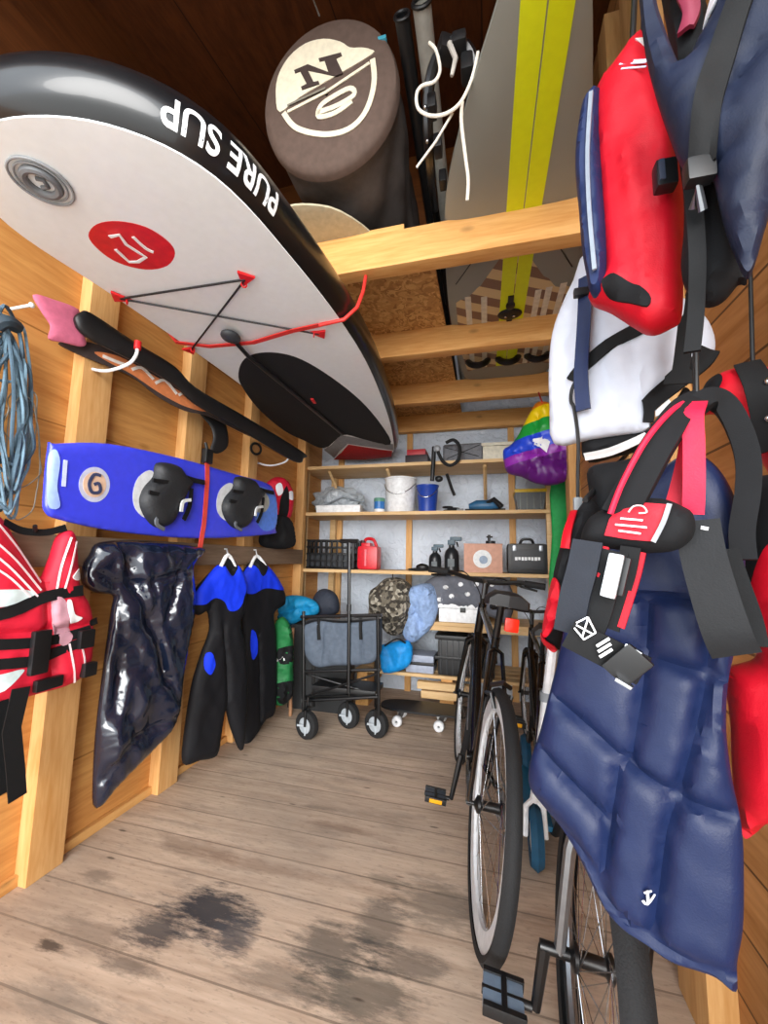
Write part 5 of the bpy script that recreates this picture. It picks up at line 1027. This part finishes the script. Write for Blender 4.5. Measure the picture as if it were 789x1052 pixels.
# small scooter with a white steering tube
sw_ = V((.15, 1.66, 0)); sct = thing('kick_scooter', 'white-tubed kick scooter with a teal wheel standing left of the navy quilted jacket', 'scooter', sw_)
teal = M('scooter_teal', '#1f6f96', .45)
w_ = part('wheel', MB().lathe(sw_+V((0, 0, .10)), [(.05, -.018), (.085, -.022), (.10, 0), (.085, .022), (.05, .018)], (1, 0, 0)), M('scooter_tyre', '#164a68', .7), sct); part('wheel_rim', MB().lathe(sw_+V((0, 0, .10)), [(.008, -.016), (.05, -.016), (.052, 0), (.05, .016), (.008, .016)], (1, 0, 0)), white_pl, w_)
tp = on(569, 655, 1, 1.60)
part('steering_tube', MB().tube([sw_+V((.0, .0, .22)), tp], .017), white_pl, sct, 'white steering tube'); part('fork', MB().tube([sw_+V((.035, 0, .10)), sw_+V((.03, 0, .2)), sw_+V((0, 0, .23))], .010).tube([sw_+V((-.035, 0, .10)), sw_+V((-.03, 0, .2)), sw_+V((0, 0, .23))], .010), white_pl, sct)
part('handlebar', MB().tube([tp+V((-.02, 0, 0)), tp+V((.10, 0, .0))], .012), blackm, sct); part('deck', MB().box(sw_+V((.02, .35, .075)), (.11, .50, .02), None, .006), teal, sct)
part('clamp', MB().cyl(sw_.lerp(tp, .62)+V((0, 0, .08)), sw_.lerp(tp, .62)+V((0, 0, .11)), .023), M('clamp_grey', '#8a9096', .4), sct)
part('rear_wheel', MB().lathe(sw_+V((.02, .64, .10)), [(.008, -.016), (.085, -.022), (.10, 0), (.085, .022), (.008, .016)], (1, 0, 0)), M('scooter_tyre', '', .7), sct)
# ------------------------------------------------------------------ gear hanging on the right
NR = V((-.42, -.9, .05)).normalized()
def RP(px, py, y): return on(px, py, 1, y)
def RS(outl, anchor, y, nrm=NR, **kw): return Surf(outl, RP(anchor[0], anchor[1], y), nrm, **kw)
def peg(x, y, z, label):
    t = thing('coat_peg', label, 'peg', V((XR, y, z)), 'pegs high on the right wall')
    part('arm', MB().cyl((XR+.01, y, z), (x-.03, y, z), .013), sh_pine, t); part('backplate', MB().box((XR-.008, y, z), (.016, .07, .10), None, .004), sh_pine, t)
peg(.20, .46, 2.25, 'wooden peg high on the right wall nearest the doorway'); peg(.22, .56, 2.25, 'wooden peg high on the right wall next in from the doorway'); peg(.24, .66, 2.25, 'wooden peg high on the right wall deepest in')
def cord(a, b, label, r=.004, m=None):
    solo('hanging_cord', MB().tube([a, b], r), m or black, label, 'cord', 'cords of the right-hand gear')
# --- white board bag
wbS = RS([(603, 262), (590, 290), (578, 316), (568, 345), (565, 380), (566, 420), (570, 456), (605, 451), (640, 446), (667, 440), (668, 416), (688, 402), (712, 388), (728, 372), (735, 354), (728, 332), (714, 318), (690, 300), (640, 280)], (650, 380), .72, T=.012, R=.03, e=.006, Tb=.02, seams=[[(654, 352), (660, 400), (664, 438)], [(590, 300), (585, 360), (580, 440)], [(620, 380), (640, 440)]], sd=.006, sw=.008, wr=.014, sub=3)
w = thing('white_board_bag', 'white bag with black bands hanging behind the red vest', 'bag', wbS.at((620, 460)))
part('body', wbS.mesh(.013), M('bag_white', '#c3c8d4', .5, kind='fabric', var=.03), w)
part('band', wbS.strap([(592, 398), (604, 384), (630, 362), (655, 346), (676, 336)], .022, .001, .004), webbing, w); part('band', wbS.strap([(667, 420), (676, 412), (700, 394), (722, 376), (730, 364)], .024, .001, .004), webbing, w)
part('band', wbS.strap([(667, 416), (668, 426), (667, 436)], .014, .001, .004), webbing, w); part('grey_flap', wbS.patch([(674, 424), (688, 412), (690, 416), (684, 425), (674, 430)], .002, .003, .01, 1), white_ink, w)
bt_ = RS([(599, 455), (604, 450), (668, 438), (690, 420), (704, 400), (712, 415), (690, 440), (682, 455), (640, 466), (604, 474)], (650, 455), .75, T=.03, R=.04, e=.01, Tb=.03)
lo_ = part('lower_panel', bt_.mesh(.013), black_f, w, 'black lower panel'); part('piping', bt_.strap([(604, 473), (630, 468), (664, 455), (668, 452)], .010, .002, .003), white_ink, lo_)
cord(wbS.at((640, 282), .0), V((.27, .66, 2.24)), 'black cord holding the white bag from the peg above', .005)
ns = thing('navy_belt', 'navy belt end dangling in front of the white bag', 'belt', wbS.at((606, 430), .03))
part('band', wbS.strap([(608, 300), (607, 330), (605, 370), (604, 400), (606, 430)], .022, .016, .004, hi=1), navy_f, ns); part('slider', MB().box(wbS.at((608, 316), .02), (.036, .012, .014), None, .003), black, ns)
ts = thing('drawcord', 'thin black drawcord hanging down the left side of the white bag', 'cord', wbS.at((597, 500), .02))
part('line', MB().tube(smooth([tuple(wbS.at(p, .012)) for p in ((600, 396), (594, 408), (593, 420), (596, 428), (597, 455), (597, 490), (597, 520))], False, 4), .003), black, ts); part('toggle', MB().box(wbS.at((597, 522), .012), (.014, .012, .03), None, .004), M('toggle_grey', '#7d8387', .4), ts)
# --- red and navy buoyancy vest
rS = RS([(660, 40), (648, 58), (632, 82), (615, 101), (613, 140), (617, 200), (621, 260), (622, 292), (606, 309), (628, 320), (650, 334), (668, 342), (690, 333), (700, 322), (702, 270), (702, 200), (698, 160), (684, 110), (670, 60)], (660, 200), .55, T=.03, R=.035, e=.008, Tb=.02, seams=[[(632, 150), (640, 220), (652, 310)], [(668, 170), (676, 250), (672, 330)]], sd=.006, sw=.010, wr=.008, wf=12)
rv_ = thing('buoyancy_aid', 'red buoyancy aid with navy side panel hanging at the top right before the white bag', 'life jacket', rS.at((655, 340)))
part('shell', rS.mesh(.010), red_f, rv_)
nS = RS([(618, 98), (607, 106), (599, 120), (594, 150), (593, 180), (597, 225), (600, 262), (605, 290), (609, 305), (622, 298), (624, 250), (620, 190), (617, 140)], (607, 200), .56, T=.03, R=.04, e=.01, Tb=.03, seams=[[(612, 110), (606, 180), (614, 290)]], sd=.012, sw=.008, wr=.006)
ns_ = part('side_panel', nS.mesh(.010), navy_f, rv_, 'navy side panel'); part('zip_line', nS.strap([(612, 112), (609, 170), (611, 230), (616, 290)], .005, .002, .003), M('zip_grey', '#7c8490', .4), ns_)
part('base_panel', rS.patch([(624, 306), (634, 300), (650, 306), (671, 318), (668, 329), (650, 324), (630, 317)], .002, .003, .008), black_f, rv_, 'black base panel')
part('chest_print', rS.strap([(643, 95), (669, 93)], .006, .003, .001, rS.strap([(644, 101), (668, 99)], .002, .003, .001, sub=1), sub=1), M('print_lilac', '#cdd6f0', .6), rv_, 'small pale blurred print')
part('chest_mark', rS.patch([(657, 69), (664, 58), (666, 70)], .001, .003, .008, 1), white_ink, rv_)
bu = part('side_buckle', MB().box(rS.at((688, 218), .022), (.022, .016, .034), None, .004), black, rv_, 'black side buckle'); part('buckle_slot', MB().box(rS.at((686, 218), .031), (.006, .004, .026), None, .001), M('slot_grey', '#3a4050', .4), bu)
cord(rS.at((664, 46), 0), V((.25, .56, 2.24)), 'black cord holding the red buoyancy aid from the peg above', .005)
# --- dark navy vest at the top
nv = thing('navy_vest', 'dark navy padded vest with a wide black strap at the top right corner', 'life jacket', RP(735, 310, .44))
aS = RS([(652, -70), (657, 0), (663, 55), (676, 105), (690, 145), (700, 168), (716, 182), (730, 178), (738, 205), (744, 230), (755, 260), (767, 283), (776, 268), (790, 220), (812, 160), (840, 90), (850, -20), (845, -80), (760, -80), (742, -10), (728, 28), (712, 58), (702, 75), (692, 58), (682, 30), (674, 0), (668, -70)], (730, 130), .42, T=.022, R=.03, e=.006, Tb=.015, seams=[[(733, 178), (745, 120), (770, 60)], [(790, 60), (765, 90), (735, 110)]], sd=.010, sw=.010, wr=.010, wf=10, it=6)
part('shell', aS.mesh(.010), navy_d, nv)
iS = RS([(690, 60), (696, 150), (702, 200), (703, 240), (700, 280), (708, 300), (724, 313), (742, 308), (758, 290), (768, 280), (750, 180), (728, 20), (700, -60), (672, -60)], (720, 220), .47, T=.02, R=.05, e=.006, Tb=.02, wr=.015)
part('lining', iS.mesh(.014), black_f, nv, 'black lining'); part('red_trim', iS.strap([(690, -20), (704, 18), (712, 40), (706, 60)], .016, .004, .004), M('trim_wine', '#7c1f38', .6), nv)
part('white_lining', aS.patch([(722, 38), (730, 8), (738, -4), (743, 4), (738, 20), (728, 34)], .002, .004, .01), white_f, nv)
part('strap', aS.strap([(784, -30), (768, 15), (752, 55), (737, 100), (727, 140), (721, 186)], .022, .002, .004), webbing, nv, 'wide black strap')
part('strap_buckle', MB().box(aS.at((719, 190), .01), (.024, .014, .024), None, .004), black, nv); part('clip', MB().tube([aS.at((712, 212), -.01), aS.at((718, 200), .005), aS.at((722, 214), -.01)], .004), chrome, nv)
part('tail_strap', MB().ribbon(smooth([tuple(iS.at(p, .012)) for p in ((712, 205), (716, 250), (718, 290), (716, 330), (712, 370))], False, 4), .014, .004, NR), webbing, nv)
part('side_tail', MB().ribbon(smooth([tuple(wbS.at(p, .06)) for p in ((713, 318), (710, 350), (704, 392), (700, 412))], False, 4), [.010]*5+[.02]*5+[.034]*3, .004, NR), webbing, nv)
cord(aS.at((664, -60), 0), V((.22, .46, 2.24)), 'black cord holding the left shoulder of the navy vest', .005); cord(aS.at((800, -70), 0), V((.30, .46, 2.24)), 'black cord holding the right shoulder of the navy vest', .005)
# --- navy quilted jacket
gS = RS([(604, 560), (640, 520), (672, 490), (700, 470), (722, 470), (742, 488), (756, 516), (765, 556), (764, 600), (756, 660), (748, 700), (746, 750), (752, 800), (762, 850), (764, 900), (763, 950), (757, 985), (756, 1014), (736, 1000), (715, 992), (690, 984), (664, 966), (640, 950), (620, 926), (600, 884), (580, 850), (560, 826), (546, 806), (546, 782), (556, 752), (566, 712), (574, 680), (582, 640), (592, 600)], (660, 760), .53, T=.014, R=.03, e=.006, Tb=.015,
        seams=[[(574, 716), (610, 746), (647, 779), (693, 811), (725, 825), (762, 838)], [(553, 760), (590, 800), (629, 841)], [(668, 620), (662, 700), (655, 750), (650, 783)], [(638, 786), (634, 815), (629, 842), (622, 900)], [(730, 640), (725, 700), (712, 760), (698, 812), (686, 850), (678, 910), (672, 950)], [(600, 620), (651, 613), (714, 616), (756, 622)], [(586, 648), (640, 664), (690, 680), (720, 689), (750, 694)], [(556, 818), (600, 868), (626, 918), (668, 956), (710, 980), (752, 994)]], sd=.017, sw=.0055, wr=.005, wf=13, it=2)
ga = thing('quilted_jacket', 'navy quilted padded jacket hanging low in the right foreground', 'jacket', RP(700, 1012, .53))
part('shell', gS.mesh(.008), M('quilt_navy', '#121f42', .45, kind='fabric', var=.06), ga)
part('anchor_mark', gS.strap([(668, 903), (669, 916)], .0020, .003, .0015, sub=1, mb=gS.strap([(664, 911), (668, 917), (674, 912)], .0020, .003, .0015, sub=3, mb=gS.strap([(665, 905), (672, 904)], .0016, .003, .0015, sub=1))), white_ink, ga, 'white anchor mark')
# --- red and black jacket at the right edge
hS = RS([(776, 492), (766, 515), (758, 560), (760, 610), (772, 650), (776, 676), (748, 686), (745, 700), (750, 740), (752, 790), (757, 830), (764, 857), (776, 852), (790, 842), (820, 845), (860, 830), (880, 700), (870, 560), (830, 500)], (780, 680), .56, T=.05, R=.06, e=.008, Tb=.03, seams=[[(790, 580), (782, 640), (792, 720)], [(760, 700), (790, 740), (800, 800)]], sd=.012, sw=.012, wr=.012, wf=9, it=4)
ha = thing('red_jacket', 'red jacket with black shoulders hanging at the far right edge', 'jacket', RP(780, 857, .56))
part('shell', hS.mesh(.012), red_f, ha); part('shoulder_panel', hS.patch([(776, 493), (766, 516), (760, 556), (759, 590), (766, 610), (775, 580), (790, 560), (830, 560), (828, 505)], .002, .004, .012), black_f, ha, 'black shoulder')
# --- red rescue vest above the harness
eS = RS([(716, 424), (722, 402), (734, 390), (752, 383), (775, 380), (800, 384), (840, 400), (850, 470), (830, 520), (800, 500), (785, 476), (770, 452), (752, 436), (735, 424)], (760, 415), .60, T=.04, R=.05, e=.008, Tb=.03, wr=.008)
ev = thing('red_vest', 'red vest with black webbing behind the harness at the right edge', 'life jacket', RP(760, 480, .60))
part('shell', eS.mesh(.012), red_f, ev); part('shoulder_pad', eS.patch([(720, 415), (726, 400), (738, 394), (742, 404), (734, 416), (724, 422)], .002, .004, .01), black_f, ev)
part('band', eS.strap([(766, 384), (776, 410), (784, 440), (790, 470)], .026, .002, .004), webbing, ev); part('rivet', MB().ell(eS.at((786, 409), .004), (.005, .004, .005), sub=2).ell(eS.at((787, 442), .004), (.005, .004, .005), sub=2), steel, ev)
cord(eS.at((772, 384), 0), RP(770, 250, .60), 'black cord running down to the red vest at the right edge', .0026)
cord(RP(770, 250, .60), V((.36, .56, 2.24)), 'upper black cord knotted to the peg above the right-edge vest', .0026)
# --- black and red jacket left of the harness
jS = RS([(604, 514), (594, 526), (584, 545), (574, 575), (568, 610), (562, 640), (561, 656), (572, 668), (582, 655), (592, 610), (604, 570), (616, 540), (614, 520)], (590, 590), .62, T=.04, R=.04, e=.008, Tb=.03, wr=.008)
jv = thing('black_red_vest', 'narrow black vest with red edging behind the left side of the harness', 'life jacket', RP(575, 668, .62))
part('shell', jS.mesh(.010), black_f, jv); part('collar', RS([(606, 482), (640, 474), (664, 470), (658, 495), (642, 520), (618, 545), (600, 545), (606, 510)], (630, 505), .63, T=.015, R=.03, e=.005, Tb=.02, wr=.01).mesh(.010), black_f, jv); part('red_edge', jS.strap([(596, 528), (592, 548), (590, 566)], .012, .004, .004), red_f, jv); part('red_cuff', jS.patch([(574, 598), (566, 640), (572, 652), (580, 634), (584, 600)], .006, .005, .008), red_f, jv); part('red_cuff', jS.patch([(561, 650), (566, 650), (576, 662), (573, 669), (566, 664)], .006, .005, .008), red_f, jv)
solo('hanging_cord', MB().tube([jS.at((606, 517), 0), RP(650, 460, .84), RP(655, 200, .84), V((.30, .66, 2.24))], .004), black, 'black cord dropping to the narrow black vest behind the harness', 'cord', 'cords of the right-hand gear')
# --- harness
YH = .455; KW = .66
fS = RS([(597, 556), (604, 535), (620, 524), (650, 514), (680, 513), (700, 520), (712, 528), (714, 545), (706, 558), (690, 566), (660, 568), (630, 564), (604, 562)], (650, 545), YH, T=.014, R=.016, e=.004, Tb=.012, sub=3)
hv = thing('harness', 'black and red inflatable life jacket harness with buckles hanging over the quilted jacket', 'harness', RP(640, 700, YH))
part('back_panel', fS.mesh(.008), black_f, hv)
rd = part('red_plate', fS.patch([(625, 552), (630, 536), (640, 521), (660, 519), (688, 521), (682, 540), (672, 558), (648, 556)], .002, .003, .006, 1), M('plate_red', '#b81528', .5, kind='fabric'), hv, 'red label plate')
for i, (a, b) in enumerate((((642, 536), (664, 538)), ((637, 542), (668, 545)), ((640, 548), (662, 551)))): part('label_line', fS.strap([a, b], .0016, .006, .001, sub=1), white_ink, rd)
part('plate_emblem', fS.strap([(650, 530), (655, 524), (664, 524), (668, 530), (660, 531)], .0014, .006, .001), M('emblem_silver', '#c9b0b0', .4), rd)
part('plate_edge', fS.strap([(690, 521), (684, 540), (674, 559)], .004, .004, .002), M('piping_grey', '#8a8f96', .5), rd)
def hw(pts): return smooth([tuple(RP(a, b, YH+d)) for a, b, d in pts], False, 6)
def hwl(n_, a, b): return [a+(b-a)*i/(n_-1) for i in range(n_)]
# shoulder straps
p = hw([(636, 530, -.006), (655, 495, -.012), (676, 458, -.014), (700, 424, .0), (720, 412, .02)])
part('shoulder_pad', MB().ribbon(p, hwl(len(p), .032, .024), .014, NR), black_f, hv, 'black shoulder pad')
p = hw([(627, 528, -.016), (640, 495, -.02), (664, 452, -.022), (690, 422, -.008), (712, 410, .012), (735, 403, .03)])
part('edge_piping', MB().tube(p, .0028), M('pink_red', '#d81f3e', .5, kind='fabric'), hv, 'red edging')
p = hw([(712, 528, -.012), (713, 500, -.018), (713, 460, -.02), (712, 428, -.014), (716, 414, .0)])
part('red_webbing', MB().ribbon(p, KW*.026, .004, NR), M('pink_red', '', .5), hv, 'bright red webbing')
p = hw([(692, 520, .0), (700, 490, .004), (706, 460, .006), (706, 434, .006)]); part('inner_webbing', MB().ribbon(p, KW*.022, .004, NR), M('inner_red', '#b5142c', .55, kind='fabric'), hv)
p = hw([(712, 420, .01), (728, 410, .016), (744, 416, .02), (758, 438, .022), (768, 470, .022), (768, 505, .018), (762, 545, .014), (764, 575, .012)])
part('neck_strap', MB().ribbon(p, KW*.030, .014, NR), black_f, hv, 'thick black neck strap')
p = hw([(716, 535, -.014), (722, 570, -.018), (733, 610, -.022), (746, 650, -.024), (756, 672, -.02)])
part('wide_strap', MB().ribbon(p, hwl(len(p), .034, .036), .005, NR), M('strap_charcoal', '#101114', .6, kind='fabric'), hv, 'wide black strap')
p = hw([(740, 684, -.02), (756, 680, -.026), (772, 672, -.022), (784, 662, -.014)])
p2 = hw([(772, 664, -.010), (766, 635, -.004), (754, 600, .0), (742, 565, .004)]); part('strap_fold', MB().ribbon(p2, KW*.036, .005, NR), webbing, hv)
part('stitch_mark', MB().ribbon([RP(720, 542, YH-.02), RP(732, 544, YH-.02)], .003, .001, NR), white_ink, hv)
# lower straps
p = hw([(604, 556, -.01), (598, 585, -.012), (590, 615, -.010), (584, 650, -.008)]); part('side_strap', MB().ribbon(p, KW*.042, .005, NR), M('strap_slate', '#1b1f28', .6, kind='fabric'), hv, 'slate side strap')
p = hw([(630, 566, -.016), (622, 595, -.016), (612, 630, -.014), (600, 660, -.012)]); part('chest_strap', MB().ribbon(p, KW*.040, .004, NR), webbing, hv)
p = hw([(622, 562, -.010), (617, 580, -.012), (612, 592, -.012)]); part('red_tab', MB().ribbon(p, KW*.010, .005, NR), red_f, hv)
p = hw([(660, 568, -.012), (655, 590, -.014), (646, 620, -.016), (638, 645, -.016)]); part('red_line', MB().ribbon(p, KW*.009, .005, NR), red_f, hv, 'red trim line'); 
p = hw([(648, 562, -.012), (643, 590, -.012), (634, 620, -.012), (626, 646, -.012)]); part('centre_strap', MB().ribbon(p, KW*.026, .004, NR), webbing, hv)
def along(a, b, w, t, d, r=0.):     # flat plate lying along a line of the harness
    A_, B_ = RP(a[0], a[1], YH+d), RP(b[0], b[1], YH+d); x = (B_-A_).normalized(); y = NR.cross(x).normalized(); R_ = Matrix((x, y, NR)).transposed()
    return (A_+B_)/2, ((B_-A_).length, w*KW, t*KW), R_
c_, s_, R_ = along((634, 569), (624, 614), .020, .010, -.032); cl_ = part('gas_clip', MB().box(c_, s_, R_, .004), M('clip_silver', '#c4cace', .3, .4), hv, 'silver clip')
c_, s_, R_ = along((645, 573), (636, 612), .010, .008, -.028); part('clip_guard', MB().box(c_, s_, R_, .003), black, cl_)
c_, s_, R_ = along((584, 650), (662, 690), .044, .006, -.026); wb_ = part('waist_belt', MB().box(c_, s_, R_, .002), webbing, hv, 'black waist belt')
def bar(a, b, d=-.031, w=.0032): return MB().ribbon([RP(a[0], a[1], YH+d), RP(b[0], b[1], YH+d)], w, .0015, NR)
st_ = MB()
for a, b in (((592, 640), (604, 634)), ((604, 634), (612, 650)), ((612, 650), (600, 657)), ((600, 657), (590, 645)), ((592, 642), (610, 652)), ((604, 636), (598, 655))):
    st_.ribbon([RP(a[0], a[1], YH-.033), RP(b[0], b[1], YH-.033)], .0013, .0015, NR)
part('box_stitch', st_, white_ink, wb_, 'white box stitching')
for k in range(3): part('white_bar', bar((613+k*-0+0+k*1.5, 664+k*5.5), (626+k*1.5, 655+k*5.5+1), -.033, .0024), white_ink, wb_)
c_, s_, R_ = along((632, 672), (658, 695), .050, .012, -.034); bk_ = part('belt_buckle', MB().box(c_, s_, R_, .003), black, wb_, 'black buckle with metal ends')
c_, s_, R_ = along((643, 662), (660, 672), .005, .015, -.036); part('buckle_end', MB().box(c_, s_, R_, .001), steel, bk_); c_, s_, R_ = along((633, 697), (650, 707), .005, .015, -.036); part('buckle_end', MB().box(c_, s_, R_, .001), steel, bk_)
cord(RP(716, 412, YH+.03), V((.26, .46, 2.24)), 'black cord carrying the harness from the nearest peg', .0024)
cord(RP(715, 474, .56), V((.30, .56, 2.24)), 'black cord carrying the quilted jacket from the second peg', .0024)
cord(RP(845, 505, .56), V((.40, .56, 2.24)), 'black cord carrying the red jacket at the right edge', .004)
# ------------------------------------------------------------------ light
wd = bpy.data.worlds.new('sky'); scene.world = wd; wd.use_nodes = True
bg = wd.node_tree.nodes['Background']; bg.inputs[0].default_value = (.86, .93, 1.0, 1); bg.inputs[1].default_value = 3.6
sl = bpy.data.lights.new('daylight', 'SUN'); sl.energy = 8.0; sl.angle = math.radians(55); sl.color = (1.0, .97, .93)
so = bpy.data.objects.new('daylight', sl); COL.objects.link(so); d = V((-.25, 1, -.10)); so.rotation_euler = d.to_track_quat('-Z', 'Y').to_euler(); so.location = (0, -4, 3)
vs = scene.view_settings; vs.view_transform = 'Standard'; vs.look = 'None'; vs.exposure = 0.0; vs.gamma = 1.0; vs.use_curve_mapping = False
